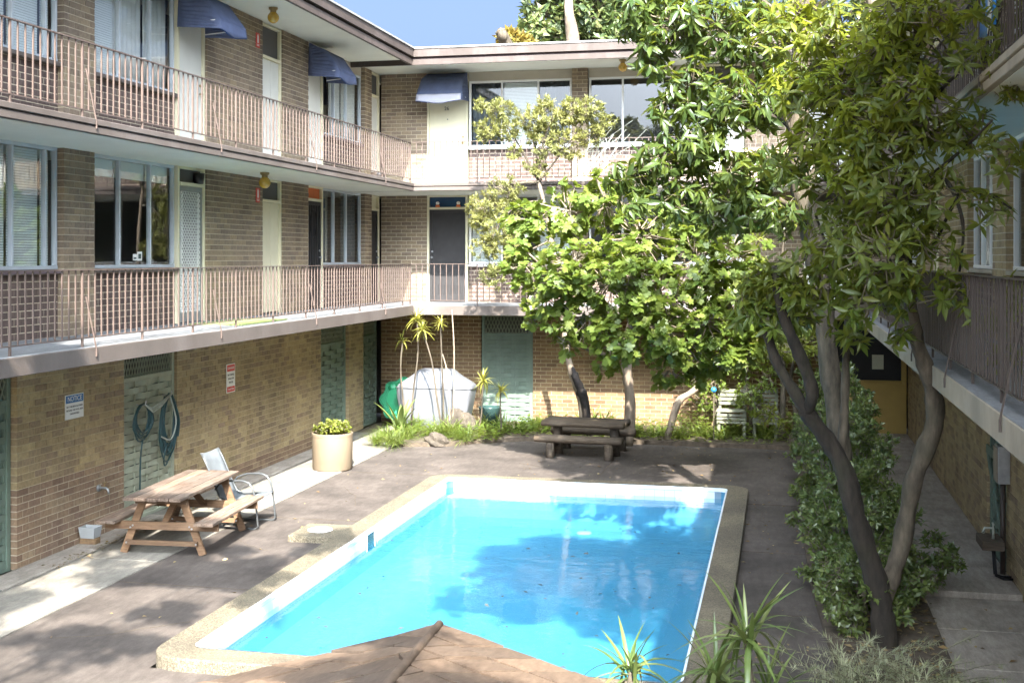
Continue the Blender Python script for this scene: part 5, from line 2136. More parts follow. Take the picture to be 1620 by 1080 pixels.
def foliage(name, tmpl, P, D, N, S, mat, parent, stuff=True, origin=None):
    tv, tf = tmpl
    X, Y, Z = leaf_axes(D, N)
    V = P[:, None, :] + S[:, None, None] * (tv[None, :, 0:1] * X[:, None, :] + tv[None, :, 1:2] * Y[:, None, :] + tv[None, :, 2:3] * Z[:, None, :])
    n, k = V.shape[:2]
    org = V.reshape(-1, 3).mean(0) if origin is None else np.array(origin)
    V = V.reshape(-1, 3) - org
    loops, starts, tots = [], [], []
    c = 0
    one = [i for f in tf for i in f]
    lens = [len(f) for f in tf]
    L = len(one)
    allv = (np.array(one)[None, :] + (np.arange(n) * k)[:, None]).reshape(-1)
    st = np.concatenate([[0], np.cumsum(lens)[:-1]])
    starts = (st[None, :] + (np.arange(n) * L)[:, None]).reshape(-1)
    me = bpy.data.meshes.new(name)
    me.vertices.add(n * k)
    me.vertices.foreach_set('co', V.astype(np.float32).ravel())
    me.loops.add(n * L)
    me.loops.foreach_set('vertex_index', allv.astype(np.int32))
    me.polygons.add(n * len(tf))
    me.polygons.foreach_set('loop_start', starts.astype(np.int32))
    me.polygons.foreach_set('use_smooth', np.ones(n * len(tf), dtype=bool))
    me.update(calc_edges=True)
    me.validate()
    me.materials.append(M[mat])
    o = bpy.data.objects.new(name, me)
    link(o, parent, Vector(org))
    if stuff:
        o['kind'] = 'stuff'
    return o


LEAFM = {}


def leaf_parts(name, tmpl, key, P, D, N, S, mat, parent):
    if key not in LEAFM:
        me = bpy.data.meshes.new(name)
        me.from_pydata([tuple(v) for v in tmpl[0]], [], tmpl[1])
        me.polygons.foreach_set('use_smooth', [True] * len(me.polygons))
        me.materials.append(M[mat])
        LEAFM[key] = me
    X, Y, Z = leaf_axes(D, N)
    for i in range(len(P)):
        m = Matrix((Vector(X[i]), Vector(Y[i]), Vector(Z[i]))).transposed()
        share(name, LEAFM[key], parent, P[i], m.to_euler(), (S[i],) * 3)


def crown(parent, clumps, tmpl, key, mat, size, per_tip, spread=(50, 95), droop=0.25, upb=0.35, parts=0, twig=True, twig_mat='twig', tw=0.006, shell=0.55, stuff_name='foliage'):
    """clumps: (centre, (rx, ry, rz), tips).  Leaves stand in whorls on twig ends."""
    Ps, Ds, Ns, Ss = [], [], [], []
    tm_ = MB()
    for c, r, nt in clumps:
        c = np.array(c)
        r = np.array(r)
        u = nrm(RNG.normal(size=(nt, 3)))
        rad = (shell + (1 - shell) * RNG.random((nt, 1))) ** 0.7
        rad *= RNG.uniform(0.75, 1.15, (nt, 1))
        tip = c + u * r * rad
        dirs = nrm(u * 0.75 + np.array([0, 0, upb]) + RNG.normal(scale=0.35, size=(nt, 3)))
        if twig:
            for i in range(nt):
                a = c + (tip[i] - c) * RNG.uniform(0.15, 0.45) + RNG.normal(scale=0.03, size=3)
                mid_ = (a + tip[i]) / 2 + RNG.normal(scale=0.02, size=3) - np.array([0, 0, 0.02])
                tm_.tube([a, mid_, tip[i]], [tw * 1.6, tw * 1.2, tw * 0.7], 3, cap=False)
        for i in range(nt):
            k = max(2, int(RNG.normal(per_tip, per_tip * 0.2)))
            d = dirs[i]
            ref = nrm(np.cross(d, np.array([0.3, 0.5, 0.81])))
            ref2 = np.cross(d, ref)
            az = np.arange(k) * 2.39996 + RNG.random() * 6
            th = np.radians(RNG.uniform(spread[0], spread[1], k))
            rd = ref[None] * np.cos(az)[:, None] + ref2[None] * np.sin(az)[:, None]
            D = d[None] * np.cos(th)[:, None] + rd * np.sin(th)[:, None]
            D[:, 2] -= droop * RNG.uniform(0.3, 1.3, k)
            D = nrm(D)
            N = nrm(d[None] + np.array([0, 0, 0.6]) + RNG.normal(scale=0.35, size=(k, 3)))
            back = RNG.uniform(0, 0.08, k)[:, None] * d[None]
            Ps.append(tip[i][None] - back)
            Ds.append(D)
            Ns.append(N)
            Ss.append(size * RNG.uniform(0.45, 1.25, k))
    P, D, N, S = map(np.concatenate, (Ps, Ds, Ns, Ss))
    mask = np.zeros(len(P), bool)
    if parts:
        sc = np.zeros(len(P))
        for i in range(len(P)):
            q = px(*P[i])
            if q and 0 < q[0] < 1620 and 0 < q[1] < 1080:
                sc[i] = q[2] * S[i] / size ** 0.5 * (1 + 0.0 * i)
        idx = np.argsort(-sc)[:parts]
        idx = idx[sc[idx] > 0]
        mask[idx] = True
        leaf_parts('leaf', tmpl, key, P[mask], D[mask], N[mask], S[mask], mat, parent)
    m2 = ~mask
    o = foliage(stuff_name, tmpl, P[m2], D[m2], N[m2], S[m2], mat, parent)
    if twig and tm_.v:
        t_ = build(tm_, 'twigs', twig_mat, parent)
        t_['kind'] = 'stuff'
    return o


def stem(parent, name, pts, rad, mat, n=10, wob=0.05, sub=4):
    p, r = smooth_path(pts, rad, sub)
    mb = MB()
    ph = random.uniform(0, 6)
    mb.tube(p, [q * (1 + 0.07 * math.sin(i * 1.1 + ph) + 0.05 * math.sin(i * 2.7 + 2 * ph)) * random.uniform(1 - wob, 1 + wob) for i, q in enumerate(r)], n, wob=wob * 0.9)
    return build(mb, name, mat, parent, smooth=True)


def seen(lst):
    """(u, v, Y) triples from the photograph's sight lines to points in the court"""
    return [at(u, v, Y) for u, v, Y in lst]


def clump_at(u, v, Y, rpx, tips, sq=(1, 1, 0.85)):
    c = at(u, v, Y)
    r = rpx / px(*c)[2]
    return (tuple(c), (r * sq[0], r * sq[1], r * sq[2]), tips)


TREES = 'trees in the court'
# ---- the big forked tree in the foreground right
base = Vector((0.98, 11.9, 0.05))
SLIM = 0.9
t = thing('forked_tree', 'dark forked tree with big glossy leaves rising from the right bed', 'tree', base, TREES)
trunk = stem(t, 'trunk', [base + Vector((0, 0, -0.1))] + seen([(1399, 1000, 11.9), (1393, 950, 11.9), (1380, 900, 11.9), (1364, 850, 11.85), (1350, 800, 11.8), (1336, 745, 11.8), (1312, 700, 11.8), (1288, 668, 11.75), (1272, 648, 11.7)]), [q * SLIM for q in [0.15, 0.125, 0.118, 0.112, 0.108, 0.103, 0.097, 0.09, 0.085, 0.078]], 'bark_dark', 14)
stem(t, 'limb', seen([(1278, 655, 11.7), (1252, 612, 11.7), (1230, 575, 11.7), (1216, 535, 11.7), (1206, 490, 11.7), (1204, 450, 11.7)]), [q * SLIM for q in [0.066, 0.06, 0.055, 0.05, 0.042, 0.03]], 'bark_dark', 12)
stem(t, 'limb', seen([(1276, 652, 11.72), (1285, 625, 11.6), (1277, 590, 11.55), (1260, 550, 11.5), (1243, 510, 11.45), (1230, 465, 11.4), (1225, 420, 11.4)]), [q * SLIM for q in [0.06, 0.066, 0.066, 0.064, 0.056, 0.045, 0.03]], 'bark_dark', 12)
stem(t, 'limb', seen([(1393, 962, 11.95), (1405, 925, 12.05), (1424, 870, 12.1), (1436, 810, 12.1), (1444, 765, 12.05), (1462, 715, 12.0), (1478, 672, 12.0), (1478, 632, 12.0), (1466, 585, 11.95), (1452, 545, 11.9), (1444, 500, 11.85), (1434, 440, 11.8), (1424, 380, 11.7), (1430, 300, 11.6), (1445, 200, 11.5), (1450, 100, 11.4), (1450, 0, 11.4)]), [q * SLIM for q in [0.09, 0.098, 0.094, 0.09, 0.092, 0.098, 0.098, 0.09, 0.083, 0.075, 0.068, 0.06, 0.052, 0.046, 0.04, 0.034, 0.028]], 'bark_mid', 12)
stem(t, 'limb', seen([(1352, 805, 11.78), (1337, 770, 11.9), (1331, 720, 12.0), (1334, 680, 12.05), (1337, 620, 12.1), (1338, 570, 12.15), (1342, 500, 12.2), (1335, 420, 12.1), (1340, 330, 12.0), (1350, 220, 11.9), (1345, 100, 11.8)]), [q * SLIM for q in [0.05, 0.055, 0.05, 0.046, 0.044, 0.04, 0.036, 0.032, 0.028, 0.024, 0.02]], 'bark_mid', 10)
for pts in ([(1434, 440, 11.8), (1470, 400, 11.3), (1500, 340, 11.0), (1520, 300, 10.8)], [(1475, 275, 11.2), (1500, 290, 10.9), (1518, 330, 10.8), (1524, 370, 10.8), (1518, 430, 10.8)], [(1430, 300, 11.6), (1475, 275, 11.2), (1530, 230, 10.9), (1570, 190, 10.7)], [(1424, 380, 11.7), (1390, 330, 11.4), (1370, 270, 11.3), (1385, 200, 11.3)],
            [(1335, 420, 12.1), (1310, 390, 11.9), (1290, 340, 11.8)], [(1518, 300, 10.8), (1570, 310, 10.6), (1600, 330, 10.5)], [(1445, 200, 11.5), (1500, 130, 11.0), (1560, 90, 10.8)], [(1350, 220, 11.9), (1310, 160, 11.9), (1270, 120, 12.0)], [(1440, 470, 11.8), (1475, 470, 11.2), (1520, 460, 10.8), (1580, 480, 10.4)], [(1392, 470, 11.7), (1400, 480, 11.4), (1420, 455, 11.3), (1408, 410, 11.2)]):
    stem(t, 'branch', seen(pts), [0.022 - 0.012 * i / (len(pts) - 1) for i in range(len(pts))], 'bark_dark', 6)
C = []
for u, v, Y, r, n in ((1330, 60, 12.0, 72, 40), (1420, 115, 11.5, 82, 50), (1300, 150, 12.0, 72, 44), (1390, 215, 11.2, 78, 50), (1480, 55, 11.3, 82, 42), (1545, 110, 10.8, 66, 26), (1600, 15, 10.6, 62, 26), (1465, 205, 11.0, 70, 42), (1530, 205, 10.9, 52, 20),
                       (1335, 300, 11.6, 76, 50), (1415, 315, 11.0, 82, 54), (1480, 300, 10.8, 56, 24), (1320, 390, 11.3, 70, 42), (1400, 400, 10.8, 84, 54), (1468, 385, 10.7, 56, 26), (1450, 470, 10.8, 52, 20), (1375, 475, 11.0, 56, 26), (1300, 455, 11.4, 52, 24),
                       (1590, 245, 10.5, 42, 12), (1555, 330, 10.5, 42, 12), (1560, 495, 10.4, 52, 16), (1608, 470, 10.2, 44, 14), (1510, 455, 10.6, 46, 14), (1222, 465, 11.8, 44, 22), (1262, 500, 11.6, 32, 12), (1340, 530, 11.6, 34, 9), (1430, 535, 11.4, 28, 7), (1612, 120, 10.4, 45, 14), (1250, 260, 11.9, 44, 22), (1585, 560, 10.4, 30, 7), (1240, 60, 12.4, 55, 24),
                       (1520, -70, 11.0, 100, 30)):
    C.append(clump_at(u, v, Y, r, int(n * (0.75 if u > 1435 else 1.0)), (1, 1.1, 0.9)))
hi = random.Random(3)
stem(t, 'limb', [at(1450, 0, 11.4), (1.25, 10.4, 6.9), (1.0, 8.8, 7.5), (0.6, 7.2, 7.9), (0.3, 5.8, 8.1)], [0.028, 0.04, 0.035, 0.025, 0.012], 'bark_mid', 8)
for k in range(34):
    C.append(((hi.uniform(-0.9, 1.9), hi.uniform(5.0, 8.7), hi.uniform(7.5, 8.6)), (0.62, 0.62, 0.38), 100))
for u, v, Y, r, n in ((1198, 440, 11.6, 34, 22), (1236, 428, 11.5, 36, 22), (1214, 492, 11.6, 36, 24), (1180, 475, 11.7, 30, 14), (1250, 460, 11.4, 34, 20), (1160, 500, 11.8, 22, 6)):
    C.append(clump_at(u, v, Y, r, n))
crown(t, C, T_leaf(0.145, 0.07, 0.20), 'main', 'leaf_main', 0.148, 9, (50, 98), 0.20, 0.35, parts=300)
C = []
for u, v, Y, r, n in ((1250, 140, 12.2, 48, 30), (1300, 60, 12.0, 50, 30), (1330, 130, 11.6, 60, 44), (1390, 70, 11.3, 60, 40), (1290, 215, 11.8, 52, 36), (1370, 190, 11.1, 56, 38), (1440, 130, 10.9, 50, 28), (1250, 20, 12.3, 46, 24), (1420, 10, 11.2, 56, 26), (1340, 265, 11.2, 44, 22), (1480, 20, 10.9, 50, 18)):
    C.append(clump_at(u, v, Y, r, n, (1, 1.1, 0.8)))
crown(t, C, T_leaf(0.15, 0.07, 0.22), 'lime', 'leaf_lime', 0.15, 8, (50, 100), 0.30, 0.4, stuff_name='sunlit_foliage')  # extra lime clumps paint the sunlit part of the crown

# ---- the pale straight trunk behind it
t = thing('pale_tree', 'tall pale straight trunk with hanging dark leaves behind the forked tree', 'tree', (at(1345, 880, 15.5).x, 15.5, 0.05), TREES)
b = Vector((at(1345, 880, 15.5).x, 15.5, -0.05))
stem(t, 'trunk', [b] + seen([(1338, 780, 15.5), (1328, 690, 15.5), (1320, 640, 15.5), (1310, 560, 15.5), (1303, 500, 15.5), (1296, 440, 15.5), (1284, 370, 15.5), (1270, 300, 15.5), (1263, 230, 15.5), (1264, 150, 15.5), (1268, 60, 15.5), (1272, -60, 15.5), (1275, -180, 15.5)]), [0.15, 0.13, 0.125, 0.12, 0.125, 0.13, 0.13, 0.13, 0.135, 0.13, 0.12, 0.11, 0.10, 0.08], 'bark_mid', 14)
for pts in ([(1262, 215, 15.5), (1235, 185, 15.4), (1210, 165, 15.2), (1190, 150, 15.0)], [(1264, 150, 15.5), (1225, 100, 15.2), (1170, 60, 14.9), (1100, 20, 14.6)], [(1268, 60, 15.5), (1200, 0, 15.0), (1110, -30, 14.6), (1010, -40, 14.4)], [(1210, 165, 15.2), (1150, 190, 14.8), (1090, 230, 14.5), (1030, 260, 14.4)], [(1284, 360, 15.5), (1240, 320, 15.2), (1190, 300, 14.9), (1130, 300, 14.7)], [(1278, 300, 15.5), (1295, 250, 15.4), (1300, 200, 15.3)]):
    stem(t, 'branch', seen(pts), [0.05, 0.038, 0.026, 0.014], 'bark_mid', 8)
C = []
for u, v, Y, r, n in ((1010, 25, 14.5, 52, 30), (1070, 40, 14.4, 62, 44), (1130, 45, 14.4, 62, 42), (1190, 55, 14.7, 58, 34), (1030, 85, 14.4, 36, 17), (1090, 130, 14.3, 50, 30), (1150, 160, 14.4, 62, 42), (1205, 165, 14.8, 48, 28), (1060, 165, 14.3, 40, 20), (1110, 225, 14.4, 58, 36), (1050, 245, 14.4, 52, 32), (1000, 275, 14.3, 42, 24), (1160, 270, 14.5, 58, 38), (1210, 260, 14.8, 44, 24), (1075, 310, 14.4, 48, 26), (1130, 330, 14.5, 48, 26), (1195, 330, 14.7, 48, 26), (1240, 340, 15.2, 38, 15), (1230, 110, 15.0, 44, 20), (1010, 320, 14.3, 28, 9),
                       (1050, -70, 14.5, 95, 46), (1170, -80, 14.8, 100, 50), (1290, -110, 15.5, 110, 46)):
    C.append(clump_at(u, v, Y, r, int(n * 1.35), (1, 1.2, 0.9)))
crown(t, C, T_leaf(0.15, 0.07, 0.25), 'pale', 'leaf_dark', 0.185, 8, (60, 110), 0.55, 0.2, parts=300)

# ---- fig
b = Vector((-2.96, 23.9, 0.0))
t = thing('fig_tree', 'broad bright green fig tree with lobed leaves over the log table', 'tree', b, TREES)
stem(t, 'trunk', [b] + seen([(997, 640, 23.9), (992, 590, 23.8), (990, 550, 23.7), (1000, 510, 23.2), (1010, 460, 22.4), (1005, 400, 21.4)]), [0.13, 0.105, 0.10, 0.095, 0.08, 0.06, 0.04], 'bark_pale', 12)
for pts in ([(990, 550, 23.7), (960, 500, 22.7), (915, 460, 21.6), (870, 430, 20.6), (835, 400, 20.2)], [(1000, 510, 23.2), (1050, 470, 22.2), (1100, 440, 21.2), (1160, 410, 20.6)], [(1010, 460, 22.4), (1040, 400, 21.6), (1070, 360, 20.9), (1100, 330, 20.5)], [(1005, 400, 21.4), (960, 370, 20.9), (920, 340, 20.5), (880, 330, 20.3)], [(1050, 470, 22.2), (1100, 500, 21.4), (1160, 520, 20.8), (1210, 530, 20.6)], [(990, 560, 23.7), (950, 560, 22.4), (910, 545, 21.2)]):
    stem(t, 'branch', seen(pts), [0.05 - 0.036 * i / (len(pts) - 1) for i in range(len(pts))], 'bark_pale', 7)
C = []
for u, v, Y, r, n in ((828, 420, 22.6, 42, 30), (848, 350, 22.6, 42, 30), (900, 330, 22.6, 52, 44), (960, 322, 22.7, 56, 48), (1010, 375, 22.4, 66, 60), (905, 415, 22.2, 62, 60), (965, 450, 22.1, 66, 64), (1040, 465, 22.2, 66, 64), (1100, 415, 22.5, 66, 60), (1085, 345, 23.0, 50, 36), (1160, 400, 22.8, 56, 46), (1165, 480, 22.5, 56, 46), (1085, 540, 22.3, 56, 48), (1010, 535, 22.2, 54, 46), (925, 500, 22.4, 56, 48), (862, 478, 22.4, 42, 30), (1140, 560, 22.5, 44, 30), (1200, 530, 22.8, 42, 26), (960, 570, 22.8, 30, 14), (1060, 585, 22.6, 36, 20), (822, 340, 22.8, 30, 16), (1215, 440, 23.0, 38, 22), (820, 385, 22.6, 30, 16), (1110, 595, 22.8, 26, 10), (840, 500, 22.6, 26, 10), (1130, 455, 22.3, 46, 36), (1050, 520, 22.0, 50, 40), (965, 535, 22.2, 46, 34), (1120, 510, 22.1, 46, 34), (1180, 560, 22.5, 34, 18), (880, 440, 22.0, 44, 32), (1000, 425, 21.9, 50, 40), (900, 540, 22.6, 30, 14), (1190, 440, 22.5, 40, 26)):
    C.append(clump_at(u, v, Y - 2.3, r, int(n * 1.1), (1, 1.15, 0.9)))
crown(t, C, T_fig(), 'fig', 'leaf_fig', 0.152, 8, (45, 90), 0.30, 0.5, parts=300, tw=0.008, twig_mat='bark_pale')

# ---- bottlebrush with the scorched trunk
bx = at(925, 660, 24.5)
b = Vector((bx.x, 24.5, 0.0))
t = thing('bottlebrush_tree', 'thin pale bottlebrush tree with scorched trunk and yellow green needles', 'tree', b, TREES)
stem(t, 'trunk', [b] + seen([(922, 640, 24.5), (912, 610, 24.4), (902, 580, 24.3), (895, 545, 24.2), (890, 500, 24.1), (882, 450, 23.9), (872, 380, 23.7), (860, 320, 23.6), (851, 285, 23.5)]), [0.11, 0.09, 0.08, 0.07, 0.06, 0.055, 0.05, 0.045, 0.04, 0.035], 'bark_pale', 10)
stem(t, 'scorched_stub', [b + Vector((0.05, -0.02, 0))] + seen([(926, 640, 24.44), (918, 615, 24.36), (909, 592, 24.3), (903, 578, 24.28)]), [0.105, 0.095, 0.082, 0.066, 0.03], 'char_and_shade', 10, 0.25)
BR = ([(851, 285, 23.5), (835, 255, 23.5), (812, 215, 23.4), (792, 185, 23.4)], [(851, 285, 23.5), (856, 240, 23.5), (868, 200, 23.4), (880, 175, 23.4)], [(851, 290, 23.5), (878, 255, 23.5), (905, 220, 23.5), (928, 185, 23.5)], [(860, 320, 23.6), (835, 320, 23.4), (800, 340, 23.2), (775, 380, 23.1)], [(872, 380, 23.7), (840, 395, 23.4), (805, 415, 23.2)], [(851, 285, 23.5), (848, 240, 23.4), (838, 200, 23.3)], [(851, 288, 23.5), (820, 290, 23.4), (790, 295, 23.3), (765, 310, 23.2)])
for pts in BR:
    stem(t, 'branch', seen(pts), [0.026 - 0.017 * i / (len(pts) - 1) for i in range(len(pts))], 'bark_mid', 6)
C = []
for u, v, Y, r, n in ((772, 208, 23.4, 24, 34), (790, 172, 23.4, 24, 34), (803, 205, 23.4, 24, 32), (760, 165, 23.4, 14, 12), (840, 190, 23.3, 30, 44), (872, 180, 23.4, 32, 48), (902, 176, 23.5, 32, 48), (934, 175, 23.5, 28, 40), (862, 225, 23.4, 34, 46), (900, 225, 23.5, 34, 46), (938, 212, 23.6, 26, 30), (815, 240, 23.4, 16, 12), (768, 325, 23.2, 32, 44), (800, 300, 23.3, 30, 40), (790, 358, 23.1, 36, 50), (768, 390, 23.1, 26, 32), (815, 390, 23.2, 30, 36), (782, 435, 23.1, 24, 26), (760, 350, 23.1, 22, 24), (960, 195, 23.7, 16, 12), (850, 265, 23.5, 20, 16)):
    C.append(clump_at(u, v, Y, r, int(n * 1.35)))
crown(t, C, T_small(0.12, 0.03), 'brush', 'leaf_brush', 0.095, 24, (25, 80), 0.0, 0.5, tw=0.004)
# bare dry twigs beside it
mb = MB()
for k in range(46):
    u0, v0 = 905 + random.uniform(0, 60), random.uniform(225, 285)
    a = at(u0, v0, 23.8)
    p = [a]
    d = Vector((random.uniform(-0.1, 0.35), random.uniform(-0.1, 0.1), random.uniform(0.1, 0.3)))
    for j in range(4):
        d = d + Vector((random.uniform(-0.12, 0.12), random.uniform(-0.08, 0.08), random.uniform(-0.08, 0.1)))
        p.append(p[-1] + d * 0.45)
    mb.tube(p, [0.007, 0.006, 0.005, 0.004, 0.003], 3, cap=False)
o = build(mb, 'dry_twigs', 'hose_pale', t)
o['kind'] = 'stuff'

# leaning dead log, more slim trunks in the far bed
t = thing('leaning_log', 'grey bare log leaning to the right in the far bed beside the fig', 'log', (at(1055, 650, 24.3).x, 24.3, 0.1))
stem(t, 'log', [(at(1055, 655, 24.3).x, 24.3, 0.05)] + seen([(1072, 638, 24.35), (1092, 622, 24.4), (1112, 606, 24.5)]), [0.075, 0.07, 0.066, 0.06], 'bark_pale', 10)
SH = 'leafy shrubs in the far bed'
for k, (u, Y, zt_, lab) in enumerate(((1235, 24.6, 4.6, 'yellow green young tree at the hedge end, right of the fig'), (1185, 25.0, 2.2, 'slim leafy sapling behind the slatted benches'), (1130, 25.2, 1.9, 'leafy sapling behind the leaning log'), (1255, 23.0, 2.3, 'bright leafy shrub between the slatted benches and hedge'))):
    p0 = at(u, 640, Y)
    b = Vector((p0.x, Y, 0.05))
    t = thing('young_tree', lab, 'tree', b, SH)
    stem(t, 'trunk', [b, b + Vector((0.05, 0, zt_ * 0.3)), b + Vector((-0.05, -0.05, zt_ * 0.6)), b + Vector((0.08, -0.1, zt_ * 0.9))], [0.06, 0.05, 0.035, 0.015], 'bark_mid', 8)
    C = []
    nn = 16 if k == 0 else 8
    for j in range(nn):
        zz = zt_ * random.uniform(0.35, 1.0)
        C.append(((b.x + random.uniform(-0.55, 0.55), Y + random.uniform(-0.5, 0.3), zz), (0.34, 0.3, 0.26), 22))
    crown(t, C, T_leaf(0.2, 0.05, 0.15), 'young', 'leaf_yellow' if k in (0, 3) else 'leaf_fig', 0.12, 6, (45, 95), 0.2, 0.4)

# ---- trees beyond the roof
FT = 'trees beyond the roof'
for (u, Y, lab, mat, trunkm, cl) in ((915, 46.0, 'tall dark tree with white trunk rising over the far roof', 'leaf_far', 'bark_pale', ((870, 30, 46, 50, 150), (930, 25, 46, 62, 200), (990, 40, 46, 50, 160), (848, 55, 45, 30, 60), (1040, 30, 47, 52, 150), (1090, 50, 47, 50, 130), (900, 62, 46, 44, 110), (960, 70, 46, 44, 110), (870, -40, 46, 70, 140), (960, -40, 46, 80, 160), (1060, -50, 47, 80, 150))),
                                      (812, 43.0, 'low rusty gold tree just showing over the far roof', 'leaf_rust', 'bark_mid', ((805, 62, 43, 16, 50), (820, 66, 43, 16, 50), (832, 70, 43, 14, 40))),
                                      (1380, 48.0, 'distant tree crown behind the forked tree above the far roof', 'leaf_far', 'bark_mid', ((1180, 30, 48, 55, 120), (1280, 20, 48, 60, 120), (1380, 20, 48, 60, 120), (1340, 70, 48, 40, 70), (1230, 70, 48, 40, 70)))):
    top = at(u, 40, Y)
    b = Vector((top.x, Y, -0.1))
    t = thing('far_tree', lab, 'tree', b, FT)
    stem(t, 'trunk', [b, b + Vector((0.2, 0, 4)), Vector((top.x, Y - 0.9, top.z - 1.5)), Vector((top.x - 0.1, Y - 1.6, top.z + (0.4 if 'rusty' not in lab else -0.6))), Vector((top.x - 0.2, Y - 0.4, top.z + (2.2 if 'rusty' not in lab else -0.4)))], [0.4, 0.32, 0.24, 0.18, 0.10], trunkm, 9)
    C = [clump_at(*c) for c in cl]
    crown(t, C, T_small(0.24), 'far', mat, 0.34, 8, (40, 100), 0.2, 0.3, tw=0.02)

# ---- tall tree standing behind the camera; it throws the dappled shade over the near court
t = thing('shade_tree', 'tall spreading tree outside the court, its shade dappling the near deck', 'tree', (-5.2, 0.6, 0))
stem(t, 'trunk', [(-5.2, 0.6, -0.1), (-5.1, 0.7, 2.0), (-5.0, 1.0, 3.8), (-5.0, 1.2, 5.4)], [0.26, 0.22, 0.18, 0.08], 'bark_mid', 10)
SHC = []
rs = random.Random(5)
for k in range(54):
    SHC.append((rs.uniform(-7.4, -2.7), rs.uniform(0.6, 6.4), rs.uniform(7.2, 9.2), rs.uniform(0.25, 0.58)))
for k in range(16):
    SHC.append((rs.uniform(-0.6, 2.4), rs.uniform(-3.6, 0.2), rs.uniform(7.0, 8.6), rs.uniform(0.18, 0.36)))
for (x, y, z, r) in SHC[:14] + SHC[-5:]:
    p0 = Vector((-5.0, 1.2, 5.3))
    q = Vector((x, y, z))
    stem(t, 'branch', [p0, p0.lerp(q, 0.4) + Vector((0, 0, 0.25)), p0.lerp(q, 0.75) + Vector((0, 0, 0.15)), q], [0.02, 0.015, 0.012, 0.008], 'bark_mid', 6)
C = [((x, y, z), (r, r, r * 0.6), int(330 * r * r) + 4) for x, y, z, r in SHC]
crown(t, C, T_leaf(0.2, 0.04, 0.1), 'shade', 'leaf_dark', 0.15, 7, (50, 100), 0.25, 0.3, tw=0.006)

# ---- hedge of shrubs along the right bed
HG = 'glossy shrubs of the right hedge'
for k, (x, y, h, w, lab) in enumerate(((0.88, 12.75, 0.80, 0.48, 'low glossy shrub round the foot of the forked tree'), (0.86, 14.3, 1.25, 0.60, 'glossy hedge shrub just behind the fork of the big tree'), (0.84, 16.3, 1.55, 0.64, 'glossy hedge shrub opposite the green door of the right wing'), (0.82, 18.5, 1.75, 0.66, 'glossy hedge shrub beside the far pool corner'), (0.84, 20.8, 1.90, 0.66, 'tall glossy hedge shrub before the ochre store'), (0.88, 22.9, 1.85, 0.62, 'farthest glossy hedge shrub under the dark store opening'))):
    t = thing('hedge_shrub', lab, 'shrub', (x, y, 0.06), HG)
    mb = MB()
    for j in range(18):
        a = random.uniform(0, 6.28)
        r = random.uniform(0.2, 0.9) * w
        p = Vector((x + math.cos(a) * r, y + math.sin(a) * r * 1.6, h * random.uniform(0.45, 0.85)))
        s0 = Vector((x + math.cos(a) * 0.1, y + math.sin(a) * 0.15, 0.03))
        mb.tube([s0, s0.lerp(p, 0.5) + Vector((random.uniform(-.08, .08), random.uniform(-.08, .08), 0.03)), p], [0.014, 0.010, 0.006], 4, cap=False)
    build(mb, 'stems', 'twig', t)['kind'] = 'stuff'
    C = []
    for j in range(60 if k else 34):
        a = random.uniform(0, 6.28)
        r = math.sqrt(random.random()) * w
        zz = h * random.uniform(0.12, 1.0) * (1 - 0.30 * (r / w) ** 3)
        C.append(((x + math.cos(a) * r, y + math.sin(a) * r * 1.95, zz), (0.16, 0.18, 0.13), 24 if k < 3 else 20))
    if k == 1:
        for (xx, yy, zz) in ((1.5, 13.9, 0.42), (1.68, 13.85, 0.36), (1.8, 13.8, 0.42), (1.6, 13.7, 0.25), (1.75, 13.95, 0.5), (1.62, 14.1, 0.6)):
            C.append(((xx, yy, zz), (0.15, 0.15, 0.11), 18))
    crown(t, C, T_small(0.24, 0.06), 'hedge', 'leaf_hedge', 0.082, 8, (30, 85), 0.0, 0.5, tw=0.0035)

# ---- silvery shrub at the foot of the picture
t = thing('silver_shrub', 'low silvery feathery shrub at the foot of the forked tree', 'shrub', (0.9, 10.4, 0.06))
Ps, Ds, Ns, Ss = [], [], [], []
mb = MB()
for k in range(95):
    a = random.uniform(0, 6.28)
    L = random.uniform(0.35, 0.8)
    p = Vector((0.85 + random.uniform(-0.45, 0.5), 10.45 + random.uniform(-0.5, 0.5), 0.10))
    d = Vector((math.cos(a) * 0.9, math.sin(a) * 0.9, random.uniform(0.5, 1.1))).normalized()
    pts = [p]
    for j in range(8):
        d = (d + Vector((0, 0, -0.085))).normalized()
        pts.append(pts[-1] + d * L / 8)
    mb.tube(pts, [0.005 - 0.0004 * j for j in range(9)], 3, cap=False)
    for j in range(1, 9):
        for q in range(9):
            b_ = random.uniform(0, 6.28)
            s = Vector((math.cos(b_), math.sin(b_), math.sin(b_ * 1.7)))
            Ps.append(pts[j - 1].lerp(pts[j], random.random()))
            Ds.append((d * 0.9 + s * 0.75).normalized())
            Ns.append(Vector((0, 0, 1)) + s * 0.3)
            Ss.append(random.uniform(0.06, 0.115))
foliage('foliage', T_needle(0.085), np.array(Ps), np.array(Ds), np.array(Ns), np.array(Ss), 'leaf_silver', t)
build(mb, 'stems', 'twig', t)['kind'] = 'stuff'


